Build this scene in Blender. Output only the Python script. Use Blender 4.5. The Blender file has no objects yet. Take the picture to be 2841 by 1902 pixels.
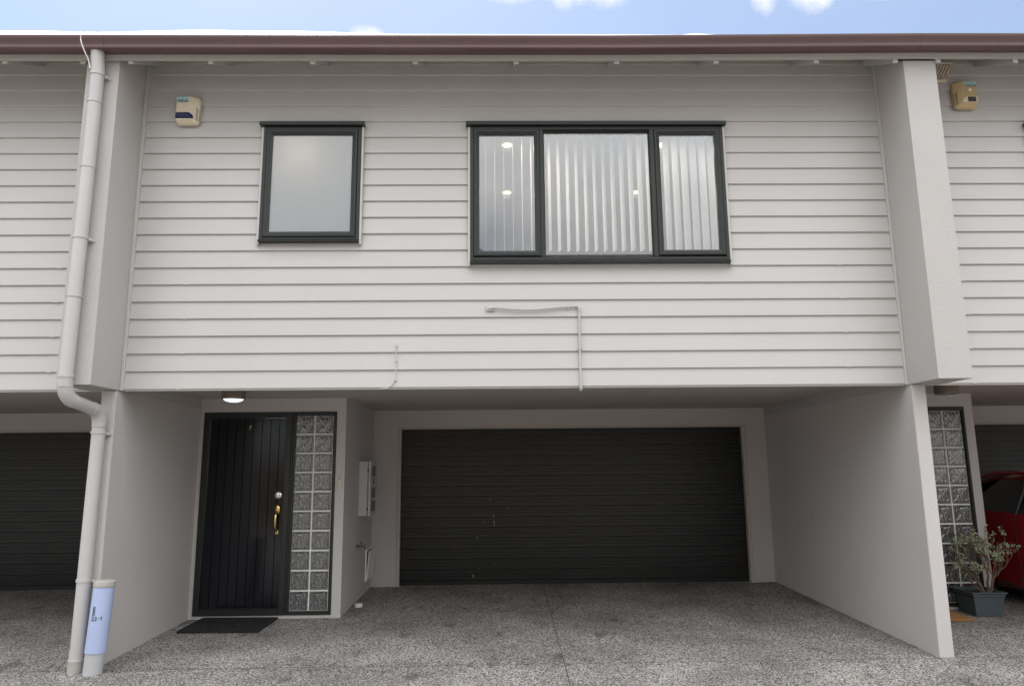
import bpy, math, random
from mathutils import Vector, Matrix

# ------------------------------------------------------------------ camera, sky, sun, exposure
SC = bpy.context.scene
COL = SC.collection
cam_d = bpy.data.cameras.new('camera')
cam = bpy.data.objects.new('camera', cam_d)
COL.objects.link(cam)
cam_d.sensor_width = 36.0
cam_d.lens = 1994.5 / 2841 * 36
cam_d.clip_start = 0.05
cam_d.clip_end = 3000
r_ = Vector((0.99982505, -0.01624645, -0.00926907))
u_ = Vector((0.00632617, -0.17263216, 0.98496605))
f_ = Vector((0.01760234, 0.98485237, 0.17249919))
M = Matrix(((r_.x, u_.x, -f_.x, -0.0007), (r_.y, u_.y, -f_.y, -6.0984), (r_.z, u_.z, -f_.z, 1.4854), (0, 0, 0, 1)))
cam.matrix_world = M
SC.camera = cam

SUN_EL, SUN_AZ = math.radians(60), math.radians(-25)     # azimuth from +Y towards +X
world = bpy.data.worlds.new("World")
SC.world = world
world.use_nodes = True
W = world.node_tree
W.nodes.clear()


class NT:
    """tiny helper for node trees"""
    def __init__(s, tree):
        s.t = tree

    def n(s, kind, **kw):
        nd = s.t.nodes.new(kind)
        for k, v in kw.items():
            if k.startswith('i_'):
                nd.inputs[int(k[2:])].default_value = v
            else:
                setattr(nd, k, v)
        return nd

    def l(s, a, b):
        s.t.links.new(a, b)

    def m(s, op, a, b=None, c=None, clamp=False):
        nd = s.t.nodes.new('ShaderNodeMath')
        nd.operation = op
        nd.use_clamp = clamp
        for i, x in enumerate((a, b, c)):
            if x is None:
                continue
            if isinstance(x, (int, float)):
                nd.inputs[i].default_value = x
            else:
                s.t.links.new(x, nd.inputs[i])
        return nd.outputs[0]


w = NT(W)
out = w.n('ShaderNodeOutputWorld')
sky = w.n('ShaderNodeTexSky')
sky.sky_type = 'NISHITA'
sky.sun_disc = False
sky.sun_elevation = SUN_EL
sky.sun_rotation = SUN_AZ
sky.air_density = 1.0
sky.dust_density = 0.6
sky.ozone_density = 1.6
bg = w.n('ShaderNodeBackground')
bg.inputs[1].default_value = 0.075
w.l(sky.outputs[0], bg.inputs[0])
tc = w.n('ShaderNodeTexCoord')
sep = w.n('ShaderNodeSeparateXYZ')
w.l(tc.outputs['Generated'], sep.inputs[0])
az = w.m('ARCTAN2', sep.outputs[0], sep.outputs[1])
el = w.m('ARCSINE', sep.outputs[2])
ns = w.n('ShaderNodeTexNoise')
ns.inputs['Scale'].default_value = 16
ns.inputs['Detail'].default_value = 7
ns.inputs['Roughness'].default_value = 0.62
w.l(tc.outputs['Generated'], ns.inputs['Vector'])
cloud = None
# clouds over the roof: azimuth, elevation, half width, half height
for (a0, e0, wa, we, den) in ((0.155, 0.632, 0.088, 0.030, 1.0), (0.392, 0.590, 0.024, 0.029, .9), (0.455, 0.580, 0.037, 0.027, 1.0),
                         (0.02, 0.622, 0.05, 0.010, .35), (-0.195, 0.566, 0.030, 0.016, 1.0), (0.60, 0.556, 0.10, 0.012, .6),
                         (-0.62, 0.60, 0.12, 0.05, .3)):
    da = w.m('DIVIDE', w.m('SUBTRACT', az, a0), wa)
    de = w.m('DIVIDE', w.m('SUBTRACT', el, e0), we)
    d2 = w.m('ADD', w.m('MULTIPLY', da, da), w.m('MULTIPLY', de, de))
    v = w.m('SUBTRACT', w.m('ADD', 1.0, w.m('MULTIPLY', w.m('SUBTRACT', ns.outputs[0], 0.5), 3.0)), d2)
    v = w.m('MULTIPLY', w.m('POWER', w.m('MULTIPLY', v, .85, clamp=True), 1.4), den)
    cloud = v if cloud is None else w.m('MAXIMUM', cloud, v)
# broken cloud that fills most of the sky on the street side
nb = w.n('ShaderNodeTexNoise')
nb.inputs['Scale'].default_value = 2.4
nb.inputs['Detail'].default_value = 8
nb.inputs['Roughness'].default_value = 0.6
nb.inputs['Distortion'].default_value = 0.4
w.l(tc.outputs['Generated'], nb.inputs['Vector'])
mr = w.n('ShaderNodeMapRange')
w.l(nb.outputs[0], mr.inputs[0])
mr.inputs[1].default_value = 0.28
mr.inputs[2].default_value = 0.50
back = w.n('ShaderNodeMapRange')
w.l(sep.outputs[1], back.inputs[0])
back.inputs[1].default_value = 0.42
back.inputs[2].default_value = 0.10
bulk = w.m('MULTIPLY', mr.outputs[0], back.outputs[0], clamp=True)
cbg = w.n('ShaderNodeBackground')
crr = w.n('ShaderNodeMapRange')
w.l(nb.outputs[0], crr.inputs[0])
crr.inputs[1].default_value = 0.4
crr.inputs[2].default_value = 0.75
crr.inputs[3].default_value = 1.0
crr.inputs[4].default_value = 0.62
cbg.inputs[0].default_value = (.985, 0.995, 1.0, 1)
lift = w.m('ADD', .30, w.m('MULTIPLY', 2.1, w.m('MAXIMUM', sep.outputs[2], 0)))
w.l(w.m('MULTIPLY', crr.outputs[0], lift), cbg.inputs[1])
fbg = w.n('ShaderNodeBackground')          # the small clouds above the roof
fbg.inputs[0].default_value = (1, 1, 1, 1)
fbg.inputs[1].default_value = .56
fmix = w.n('ShaderNodeMixShader')
mix = w.n('ShaderNodeMixShader')
veil = w.m('ADD', .05, w.m('MULTIPLY', nb.outputs[0], .04))      # thin high haze
w.l(w.m('MAXIMUM', veil, bulk, clamp=True), mix.inputs[0])
w.l(bg.outputs[0], mix.inputs[1])
w.l(cbg.outputs[0], mix.inputs[2])
w.l(cloud, fmix.inputs[0])
w.l(mix.outputs[0], fmix.inputs[1])
w.l(fbg.outputs[0], fmix.inputs[2])
w.l(fmix.outputs[0], out.inputs[0])

sun_d = bpy.data.lights.new('sun', 'SUN')
sun_d.energy = 3.2
sun_d.angle = math.radians(0.5)
sun_d.color = (1.0, 0.95, 0.88)
sun = bpy.data.objects.new('sun', sun_d)
COL.objects.link(sun)
sdir = Vector((math.sin(SUN_AZ) * math.cos(SUN_EL), math.cos(SUN_AZ) * math.cos(SUN_EL), math.sin(SUN_EL)))
sun.rotation_euler = sdir.to_track_quat('Z', 'Y').to_euler()
sun.location = (0, 10, 20)

SC.view_settings.view_transform = 'Standard'
SC.view_settings.look = 'None'
SC.view_settings.gamma = 1
SC.view_settings.use_curve_mapping = False
SC.view_settings.exposure = 1.12
SC.cycles.max_bounces = 12
SC.cycles.diffuse_bounces = 6
SC.cycles.sample_clamp_indirect = 6


# ------------------------------------------------------------------ materials
def mat(name, col, rough=.5, metal=0.0, spec=None, bump=None, noise=None, trans=0, ior=None, emit=None, coat=0, dirt=None):
    """bump=(scale, strength, distance)  noise=(scale, amount)  dirt=(scale, colour, threshold)"""
    m = bpy.data.materials.new(name)
    m.use_nodes = True
    t = NT(m.node_tree)
    b = m.node_tree.nodes['Principled BSDF']
    b.inputs['Base Color'].default_value = (*col, 1)
    b.inputs['Roughness'].default_value = rough
    b.inputs['Metallic'].default_value = metal
    if spec is not None:
        b.inputs['Specular IOR Level'].default_value = spec
    if ior:
        b.inputs['IOR'].default_value = ior
    b.inputs['Transmission Weight'].default_value = trans
    b.inputs['Coat Weight'].default_value = coat
    b.inputs['Coat Roughness'].default_value = 0.05
    if emit:
        b.inputs['Emission Color'].default_value = (*emit[0], 1)
        b.inputs['Emission Strength'].default_value = emit[1]
    tcn = t.n('ShaderNodeTexCoord')
    colout = None
    if noise:
        n1 = t.n('ShaderNodeTexNoise')
        n1.inputs['Scale'].default_value = noise[0]
        n1.inputs['Detail'].default_value = 6
        t.l(tcn.outputs['Object'], n1.inputs['Vector'])
        mx = t.n('ShaderNodeMix', data_type='RGBA')
        a = noise[1]
        mx.inputs[6].default_value = (*[c * (1 - a) for c in col], 1)
        mx.inputs[7].default_value = (*[min(1, c * (1 + a)) for c in col], 1)
        t.l(n1.outputs[0], mx.inputs[0])
        colout = mx.outputs[2]
    if dirt:
        n2 = t.n('ShaderNodeTexNoise')
        n2.inputs['Scale'].default_value = dirt[0]
        n2.inputs['Detail'].default_value = 9
        n2.inputs['Roughness'].default_value = .7
        t.l(tcn.outputs['Object'], n2.inputs['Vector'])
        mp = t.n('ShaderNodeMapRange')
        t.l(n2.outputs[0], mp.inputs[0])
        mp.inputs[1].default_value = dirt[2]
        mp.inputs[2].default_value = dirt[2] + .12
        mp.inputs[4].default_value = .75
        mx = t.n('ShaderNodeMix', data_type='RGBA')
        t.l(mp.outputs[0], mx.inputs[0])
        if colout:
            t.l(colout, mx.inputs[6])
        else:
            mx.inputs[6].default_value = (*col, 1)
        mx.inputs[7].default_value = (*dirt[1], 1)
        colout = mx.outputs[2]
    if colout:
        t.l(colout, b.inputs['Base Color'])
    if bump:
        n3 = t.n('ShaderNodeTexNoise')
        n3.inputs['Scale'].default_value = bump[0]
        n3.inputs['Detail'].default_value = 3
        t.l(tcn.outputs['Object'], n3.inputs['Vector'])
        bp = t.n('ShaderNodeBump')
        bp.inputs['Strength'].default_value = bump[1]
        bp.inputs['Distance'].default_value = bump[2]
        t.l(n3.outputs[0], bp.inputs['Height'])
        t.l(bp.outputs[0], b.inputs['Normal'])
    return m


WALLC = (0.495, 0.470, 0.456)
MT = {}
MT['board'] = mat('board_paint', (.468, .452, .440), .42, bump=(220, .12, .002), noise=(1.6, .05), dirt=(2.2, (.37, .345, .33), .66))
MT['stucco'] = mat('stucco', WALLC, .75, bump=(85, .55, .006), noise=(2.0, .04), dirt=(3.0, (.37, .345, .325), .63))
MT['stucco_rough'] = mat('stucco_rough', (.44, .42, .408), .75, bump=(60, .45, .008), noise=(3.0, .05), dirt=(6, (.34, .31, .29), .69))
MT['soffit'] = mat('soffit_paint', (.46, .41, .375), .7, noise=(2.0, .05))
MT['trim'] = mat('trim_paint', (.46, .445, .43), .45, noise=(5, .05))
MT['eave'] = mat('eave_paint', (.40, .375, .35), .5, noise=(3, .06))
MT['gutter'] = mat('gutter_steel', (.105, .060, .060), .42, spec=.5, noise=(1.2, .12), dirt=(14, (.28, .22, .21), .72))
MT['roof'] = mat('roof_steel', (.72, .71, .70), .35, metal=.1, noise=(2, .05))
MT['frame'] = mat('dark_aluminium', (.013, .0165, .0155), .42, spec=.45, noise=(7, .15), dirt=(38, (.16, .17, .17), .74))
MT['doorframe'] = mat('dark_timber_frame', (.014, .0165, .0145), .40, noise=(9, .2), dirt=(38, (.10, .10, .10), .76))
MT['door'] = mat('gloss_door_paint', (.0035, .0035, .007), .14, spec=.45, bump=(28, .12, .002), noise=(5, .3))
MT['roller'] = mat('roller_door_steel', (.011, .0115, .011), .36, spec=.45, noise=(1.2, .22), dirt=(2.0, (.028, .027, .025), .62))
MT['brass'] = mat('brass', (.80, .58, .20), .12, metal=1)
MT['chrome'] = mat('chrome', (.8, .77, .74), .12, metal=1)
MT['pvc'] = mat('painted_pvc', (.46, .45, .445), .42, noise=(4, .04), dirt=(5, (.42, .39, .36), .72))
MT['pvc_dirty'] = mat('dirty_pvc', (.38, .355, .335), .6, noise=(9, .12), dirt=(20, (.20, .16, .13), .66))
MT['white'] = mat('white_plastic', (.75, .75, .74), .4, noise=(6, .04))
MT['greywhite'] = mat('pale_pipe', (.42, .43, .44), .5, noise=(9, .08), dirt=(16, (.25, .25, .25), .68))
MT['blue'] = mat('blue_sleeve', (.38, .45, .66), .5, noise=(5, .08), dirt=(45, (.16, .22, .42), .76))
MT['cap'] = mat('weathered_cap', (.36, .35, .32), .6, noise=(30, .12))
MT['cream'] = mat('aged_plastic', (.64, .56, .42), .5, noise=(12, .12))
MT['tan'] = mat('yellowed_plastic', (.46, .35, .19), .55, noise=(14, .15))
MT['bluelens'] = mat('blue_lens', (.003, .007, .065), .25, spec=.25)
MT['black'] = mat('black_plastic', (.012, .012, .012), .5)
MT['ink'] = mat('ink', (.01, .01, .012), .6)
MT['teal'] = mat('teal_print', (.08, .35, .38), .5)
MT['sticker'] = mat('sticker_white', (.70, .80, .80), .5)
MT['rubber'] = mat('rubber_mat', (.010, .010, .012), .75, bump=(60, .8, .01), noise=(20, .4), dirt=(60, (.05, .05, .05), .68))
MT['coir'] = mat('coir', (.36, .17, .05), .95, bump=(140, 1, .01), noise=(90, .5))
MT['planter'] = mat('planter_plastic', (.06, .078, .09), .55, noise=(10, .15))
MT['soil'] = mat('soil', (.035, .022, .015), .95, bump=(40, 1, .03), noise=(30, .5))
MT['bark'] = mat('bark', (.14, .09, .06), .85, bump=(60, .8, .006), noise=(30, .3))
MT['leafmat'] = mat('jade_leaf', (.31, .35, .21), .45, noise=(40, .35))
MT['litter'] = mat('leaf_litter', (.20, .11, .06), .9, noise=(40, .4))
MT['red'] = mat('red_car_paint', (.27, .002, .009), .25, coat=1, noise=(1, .05))
MT['carglass'] = mat('car_glass', (.006, .007, .008), .04, spec=.8)
MT['tyre'] = mat('tyre', (.02, .02, .02), .8)
MT['rim'] = mat('wheel_alloy', (.45, .45, .46), .3, metal=.8)
MT['lamp_red'] = mat('tail_lamp', (.35, .01, .01), .1, spec=.8)
MT['lamp_clear'] = mat('head_lamp', (.6, .62, .64), .08, spec=.8)
MT['bronze'] = mat('brushed_lamp_metal', (.26, .22, .19), .38, metal=.7, noise=(10, .15))
MT['lens'] = mat('frosted_lens', (.62, .74, .70), .15, spec=.8, emit=((.80, 1, .92), .5))
MT['room'] = mat('room_paint', (.68, .68, .69), .9, noise=(1, .02))
MT['carpet'] = mat('carpet', (.30, .28, .26), .95, noise=(60, .2))
MT['slat'] = mat('blind_fabric', (.92, .92, .93), .75, noise=(30, .03))
MT['downlight'] = mat('downlight', (.9, .8, .6), .5, emit=((1, .82, .52), .62))
MT['bulb'] = mat('bulb', (.9, .8, .6), .5, emit=((1, .82, .56), 22.0))
MT['cable'] = mat('painted_cable', (.52, .51, .50), .4)
MT['grout'] = mat('block_mortar', (.80, .80, .78), .7, noise=(20, .06))
MT['meterglass'] = mat('meter_window', (.10, .10, .10), .35, spec=.6)
MT['meter'] = mat('meter_paint', (.50, .51, .53), .45, noise=(5, .05))
MT['brassold'] = mat('old_brass', (.16, .14, .12), .45, metal=.8)
MT['fence'] = mat('timber_fence', (.20, .15, .11), .85, noise=(8, .3))
MT['brick'] = mat('distant_render', (.36, .33, .30), .8, noise=(3, .1))
MT['darkroof'] = mat('dark_tiles', (.05, .05, .055), .7, noise=(8, .2))


def glassmat():
    m = bpy.data.materials.new('window_glass')
    m.use_nodes = True
    t = NT(m.node_tree)
    m.node_tree.nodes.clear()
    o = t.n('ShaderNodeOutputMaterial')
    gl = t.n('ShaderNodeBsdfGlossy')
    gl.inputs['Roughness'].default_value = .005
    gl.inputs['Color'].default_value = (.92, .95, 1, 1)
    tr = t.n('ShaderNodeBsdfTransparent')
    tr.inputs[0].default_value = (.96, .97, .97, 1)
    fr = t.n('ShaderNodeFresnel')
    fr.inputs[0].default_value = 1.5
    k = t.m('MULTIPLY', fr.outputs[0], 2.4, clamp=True)
    mx = t.n('ShaderNodeMixShader')
    t.l(k, mx.inputs[0])
    t.l(tr.outputs[0], mx.inputs[1])
    t.l(gl.outputs[0], mx.inputs[2])
    t.l(mx.outputs[0], o.inputs[0])
    return m


def frostmat():
    m = bpy.data.materials.new('frosted_glass')
    m.use_nodes = True
    t = NT(m.node_tree)
    m.node_tree.nodes.clear()
    o = t.n('ShaderNodeOutputMaterial')
    tcn = t.n('ShaderNodeTexCoord')
    n3 = t.n('ShaderNodeTexNoise')
    n3.inputs['Scale'].default_value = 75
    n3.inputs['Detail'].default_value = 2
    t.l(tcn.outputs['Object'], n3.inputs['Vector'])
    bp = t.n('ShaderNodeBump')
    bp.inputs['Strength'].default_value = .3
    bp.inputs['Distance'].default_value = .003
    t.l(n3.outputs[0], bp.inputs['Height'])
    gl = t.n('ShaderNodeBsdfGlossy')
    gl.inputs['Roughness'].default_value = .22
    t.l(bp.outputs[0], gl.inputs['Normal'])
    tl = t.n('ShaderNodeBsdfTranslucent')
    tl.inputs[0].default_value = (.60, .60, .60, 1)
    t.l(bp.outputs[0], tl.inputs['Normal'])
    df = t.n('ShaderNodeBsdfDiffuse')
    df.inputs[0].default_value = (.31, .32, .33, 1)
    t.l(bp.outputs[0], df.inputs['Normal'])
    m1 = t.n('ShaderNodeMixShader')
    m1.inputs[0].default_value = .62
    t.l(tl.outputs[0], m1.inputs[1])
    t.l(df.outputs[0], m1.inputs[2])
    m2 = t.n('ShaderNodeMixShader')
    m2.inputs[0].default_value = .16
    t.l(m1.outputs[0], m2.inputs[1])
    t.l(gl.outputs[0], m2.inputs[2])
    t.l(m2.outputs[0], o.inputs[0])
    return m


def blockmat():
    """cast glass block: clear bevelled rim, wavy pressed pattern in the middle"""
    m = bpy.data.materials.new('glass_block')
    m.use_nodes = True
    t = NT(m.node_tree)
    b = m.node_tree.nodes['Principled BSDF']
    tcn = t.n('ShaderNodeTexCoord')
    wv = t.n('ShaderNodeTexNoise')
    wv.inputs['Scale'].default_value = 24
    wv.inputs['Detail'].default_value = 2.5
    wv.inputs['Distortion'].default_value = 1.4
    mp = t.n('ShaderNodeMapping')
    mp.inputs['Rotation'].default_value = (0, .8, 0)
    mp.inputs['Scale'].default_value = (1.0, 1, .45)
    t.l(tcn.outputs['Object'], mp.inputs[0])
    t.l(mp.outputs[0], wv.inputs['Vector'])
    bp = t.n('ShaderNodeBump')
    bp.inputs['Strength'].default_value = 1.0
    bp.inputs['Distance'].default_value = .014
    t.l(wv.outputs[0], bp.inputs['Height'])
    t.l(bp.outputs[0], b.inputs['Normal'])
    cr = t.n('ShaderNodeValToRGB')
    cr.color_ramp.elements[0].position = .42
    cr.color_ramp.elements[0].color = (.025, .03, .03, 1)
    cr.color_ramp.elements[1].position = .66
    cr.color_ramp.elements[1].color = (.11, .12, .12, 1)
    t.l(wv.outputs[0], cr.inputs[0])
    t.l(cr.outputs[0], b.inputs['Base Color'])
    b.inputs['Roughness'].default_value = .10
    b.inputs['Specular IOR Level'].default_value = 1.0
    b.inputs['IOR'].default_value = 1.85
    return m


def groundmat():
    m = bpy.data.materials.new('exposed_aggregate')
    m.use_nodes = True
    t = NT(m.node_tree)
    b = m.node_tree.nodes['Principled BSDF']
    tcn = t.n('ShaderNodeTexCoord')
    a = t.n('ShaderNodeTexNoise')
    a.inputs['Scale'].default_value = 74
    a.inputs['Detail'].default_value = 2.0
    a.inputs['Roughness'].default_value = .55
    a.inputs['Distortion'].default_value = .6
    t.l(tcn.outputs['Object'], a.inputs['Vector'])
    v = t.n('ShaderNodeTexVoronoi')
    v.inputs['Scale'].default_value = 120
    t.l(tcn.outputs['Object'], v.inputs['Vector'])
    cs = t.n('ShaderNodeSeparateColor')
    t.l(v.outputs['Color'], cs.inputs[0])
    s = t.m('ADD', t.m('MULTIPLY', a.outputs[0], .75), t.m('MULTIPLY', cs.outputs[0], .28))
    cr = t.n('ShaderNodeValToRGB')
    e = cr.color_ramp.elements
    e[0].position = .435
    e[0].color = (.034, .032, .031, 1)
    e[1].position = .61
    e[1].color = (.47, .455, .435, 1)
    t.l(s, cr.inputs[0])
    # stains, dust, damp marks
    st = t.n('ShaderNodeTexNoise')
    st.inputs['Scale'].default_value = 1.1
    st.inputs['Detail'].default_value = 7
    st.inputs['Roughness'].default_value = .6
    t.l(tcn.outputs['Object'], st.inputs['Vector'])
    mp = t.n('ShaderNodeMapRange')
    t.l(st.outputs[0], mp.inputs[0])
    mp.inputs[1].default_value = .35
    mp.inputs[2].default_value = .65
    mp.inputs[3].default_value = .62
    mp.inputs[4].default_value = 1.08
    # oil spots and tyre scuffs
    oi = t.n('ShaderNodeTexNoise')
    oi.inputs['Scale'].default_value = 3.2
    oi.inputs['Detail'].default_value = 4
    mpp = t.n('ShaderNodeMapping')
    mpp.inputs['Scale'].default_value = (1.6, .8, 1)
    mpp.inputs['Location'].default_value = (3.7, 1.3, 0)
    t.l(tcn.outputs['Object'], mpp.inputs[0])
    t.l(mpp.outputs[0], oi.inputs['Vector'])
    om = t.n('ShaderNodeMapRange')
    t.l(oi.outputs[0], om.inputs[0])
    om.inputs[1].default_value = .60
    om.inputs[2].default_value = .72
    om.inputs[3].default_value = 1.0
    om.inputs[4].default_value = .55
    mx = t.n('ShaderNodeMix', data_type='RGBA', blend_type='MULTIPLY')
    mx.inputs[0].default_value = 1
    oc = t.n('ShaderNodeMix', data_type='RGBA', blend_type='MULTIPLY')
    oc.inputs[0].default_value = 1
    t.l(cr.outputs[0], oc.inputs[6])
    t.l(om.outputs[0], oc.inputs[7])
    t.l(oc.outputs[2], mx.inputs[6])
    cc = t.n('ShaderNodeCombineColor')
    t.l(mp.outputs[0], cc.inputs[0])
    t.l(t.m('MULTIPLY', mp.outputs[0], .985), cc.inputs[1])
    t.l(t.m('MULTIPLY', mp.outputs[0], .97), cc.inputs[2])
    t.l(cc.outputs[0], mx.inputs[7])
    t.l(mx.outputs[2], b.inputs['Base Color'])
    b.inputs['Roughness'].default_value = .8
    bp = t.n('ShaderNodeBump')
    bp.inputs['Strength'].default_value = .7
    bp.inputs['Distance'].default_value = .006
    t.l(s, bp.inputs['Height'])
    t.l(bp.outputs[0], b.inputs['Normal'])
    return m


MT['glass'] = glassmat()
MT['frost'] = frostmat()
MT['block'] = blockmat()
MT['ground'] = groundmat()
MT['asphalt'] = mat('asphalt', (.06, .06, .06), .9, bump=(60, .6, .01), noise=(40, .3))


# ------------------------------------------------------------------ mesh helpers
class MB:
    def __init__(s):
        s.v = []
        s.f = []

    def add(s, verts, faces):
        o = len(s.v)
        s.v += [tuple(p) for p in verts]
        s.f += [tuple(i + o for i in f) for f in faces]
        return s

    def box(s, x0, x1, y0, y1, z0, z1):
        v = [(x, y, z) for z in (z0, z1) for y in (y0, y1) for x in (x0, x1)]
        return s.add(v, [(0, 2, 3, 1), (4, 5, 7, 6), (0, 1, 5, 4), (2, 6, 7, 3), (0, 4, 6, 2), (1, 3, 7, 5)])

    def bbox(s, x0, x1, y0, y1, z0, z1, b=.004):
        """box with chamfered edges"""
        V = []
        idx = {}
        F = []
        c = ((x0, x1), (y0, y1), (z0, z1))
        for sx in (0, 1):
            for sy in (0, 1):
                for sz in (0, 1):
                    for ax in range(3):
                        p = [c[0][sx], c[1][sy], c[2][sz]]
                        sg = (sx, sy, sz)
                        for k in range(3):
                            if k != ax:
                                p[k] += b if sg[k] == 0 else -b
                        idx[(sx, sy, sz, ax)] = len(V)
                        V.append(p)
        for ax in range(3):
            for sd in (0, 1):
                o = [k for k in range(3) if k != ax]
                q = []
                for (a, bb) in ((0, 0), (1, 0), (1, 1), (0, 1)):
                    g = [0, 0, 0]
                    g[ax] = sd
                    g[o[0]] = a
                    g[o[1]] = bb
                    q.append(idx[(*g, ax)])
                F.append(q)
        for ax in range(3):
            o = [k for k in range(3) if k != ax]
            for a in (0, 1):
                for bb in (0, 1):
                    g0 = [0, 0, 0]
                    g1 = [0, 0, 0]
                    g1[ax] = 1
                    for g in (g0, g1):
                        g[o[0]] = a
                        g[o[1]] = bb
                    F.append([idx[(*g0, o[0])], idx[(*g1, o[0])], idx[(*g1, o[1])], idx[(*g0, o[1])]])
        for sx in (0, 1):
            for sy in (0, 1):
                for sz in (0, 1):
                    F.append([idx[(sx, sy, sz, k)] for k in range(3)])
        return s.add(V, F)

    def extrude_x(s, prof, x0, x1, cap=True, zoff=None, xs=None):
        """profile of (y,z) along x; zoff(x) shifts z"""
        xs = xs or [x0, x1]
        n = len(prof)
        V = []
        for x in xs:
            dz = zoff(x) if zoff else 0
            V += [(x, y, z + dz) for y, z in prof]
        F = []
        for k in range(len(xs) - 1):
            for i in range(n):
                j = (i + 1) % n
                F.append((k * n + i, k * n + j, (k + 1) * n + j, (k + 1) * n + i))
        if cap:
            F.append(tuple(range(n)))
            F.append(tuple(reversed(range((len(xs) - 1) * n, len(xs) * n))))
        return s.add(V, F)

    def tube(s, path, r, seg=12, cap=True):
        """r: number or list"""
        path = [Vector(p) for p in path]
        rs = r if isinstance(r, (list, tuple)) else [r] * len(path)
        V = []
        prev = None
        for i, p in enumerate(path):
            if i == 0:
                t = path[1] - path[0]
            elif i == len(path) - 1:
                t = path[-1] - path[-2]
            else:
                t = (path[i + 1] - path[i]).normalized() + (path[i] - path[i - 1]).normalized()
            t.normalize()
            if prev is None:
                a = Vector((0, 0, 1)) if abs(t.z) < .9 else Vector((1, 0, 0))
                u = t.cross(a).normalized()
            else:
                u = (prev - t * prev.dot(t)).normalized()
            prev = u
            vv = t.cross(u)
            for k in range(seg):
                an = 2 * math.pi * k / seg
                V.append(p + (u * math.cos(an) + vv * math.sin(an)) * rs[i])
        F = []
        for i in range(len(path) - 1):
            for k in range(seg):
                j = (k + 1) % seg
                F.append((i * seg + k, i * seg + j, (i + 1) * seg + j, (i + 1) * seg + k))
        if cap:
            F.append(tuple(range(seg)))
            F.append(tuple(range((len(path) - 1) * seg, len(path) * seg)))
        return s.add(V, F)

    def lathe(s, prof, c=(0, 0, 0), axis='Z', seg=28):
        """prof: (radius, height)"""
        V = []
        for (r, h) in prof:
            for k in range(seg):
                a = 2 * math.pi * k / seg
                p = (r * math.cos(a), r * math.sin(a), h)
                if axis == 'Y':
                    p = (p[0], -p[2], p[1])
                elif axis == 'X':
                    p = (p[2], p[0], p[1])
                V.append((p[0] + c[0], p[1] + c[1], p[2] + c[2]))
        F = []
        for i in range(len(prof) - 1):
            for k in range(seg):
                j = (k + 1) % seg
                F.append((i * seg + k, i * seg + j, (i + 1) * seg + j, (i + 1) * seg + k))
        F.append(tuple(range(seg)))
        F.append(tuple(range((len(prof) - 1) * seg, len(prof) * seg)))
        return s.add(V, F)

    def build(s, name, material, parent=None, smooth=False, bevel=0, loc=None):
        me = bpy.data.meshes.new(name)
        me.from_pydata(s.v, [], s.f)
        used = sorted({i for f in s.f for i in f})
        if len(used) < len(s.v):
            mp_ = {a: b for b, a in enumerate(used)}
            me.clear_geometry()
            me.from_pydata([s.v[i] for i in used], [], [tuple(mp_[i] for i in f) for f in s.f])
        me.validate()
        me.update()
        import bmesh
        bm = bmesh.new()
        bm.from_mesh(me)
        bmesh.ops.recalc_face_normals(bm, faces=bm.faces)
        bm.to_mesh(me)
        bm.free()
        if isinstance(material, str):
            material = MT[material]
        me.materials.append(material)
        if smooth:
            for p in me.polygons:
                p.use_smooth = True
            me.set_sharp_from_angle(angle=math.radians(38))
        o = bpy.data.objects.new(name, me)
        COL.objects.link(o)
        if parent:
            o.parent = parent
        if loc:
            o.location = loc
        if bevel:
            md = o.modifiers.new('bevel', 'BEVEL')
            md.width = bevel
            md.segments = 2
            md.limit_method = 'ANGLE'
        return o


def tag(o, label=None, cat=None, group=None, kind=None):
    if label:
        o['label'] = label
    if cat:
        o['category'] = cat
    if group:
        o['group'] = group
    if kind:
        o['kind'] = kind
    return o


def empty(name, label, cat, loc=(0, 0, 0), group=None):
    o = bpy.data.objects.new(name, None)
    COL.objects.link(o)
    o.location = loc
    o.empty_display_size = .2
    return tag(o, label, cat, group)


def frame_mb(x0, x1, z0, z1, w, y0, y1, b=.003, wb=None, wt=None):
    """rectangular frame, mitre-like: sides run full height, rails butt between them"""
    wb = w if wb is None else wb
    wt = w if wt is None else wt
    m = MB()
    m.bbox(x0, x0 + w, y0, y1, z0, z1, b)
    m.bbox(x1 - w, x1, y0, y1, z0, z1, b)
    m.bbox(x0 + w, x1 - w, y0, y1, z0, z0 + wb, b)
    m.bbox(x0 + w, x1 - w, y0, y1, z1 - wt, z1, b)
    return m


def sash_mb(x0, x1, z0, z1, w, y0, y1, slope=.014):
    """mitred sash: outer ring flat, inner ring sloping back to the glass"""
    m = MB()
    rings = [(0, y1), (0, y0 + .004), (.004, y0), (w * .45, y0), (w * .55, y0 + .004), (w, y0 + slope), (w, y1)]
    V = []
    for (i, y) in rings:
        V += [(x0 + i, y, z0 + i), (x1 - i, y, z0 + i), (x1 - i, y, z1 - i), (x0 + i, y, z1 - i)]
    F = []
    n = len(rings)
    for k in range(n):
        a = k * 4
        b = ((k + 1) % n) * 4
        for q in range(4):
            r = (q + 1) % 4
            F.append((a + q, a + r, b + r, b + q))
    return m.add(V, F)


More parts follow.
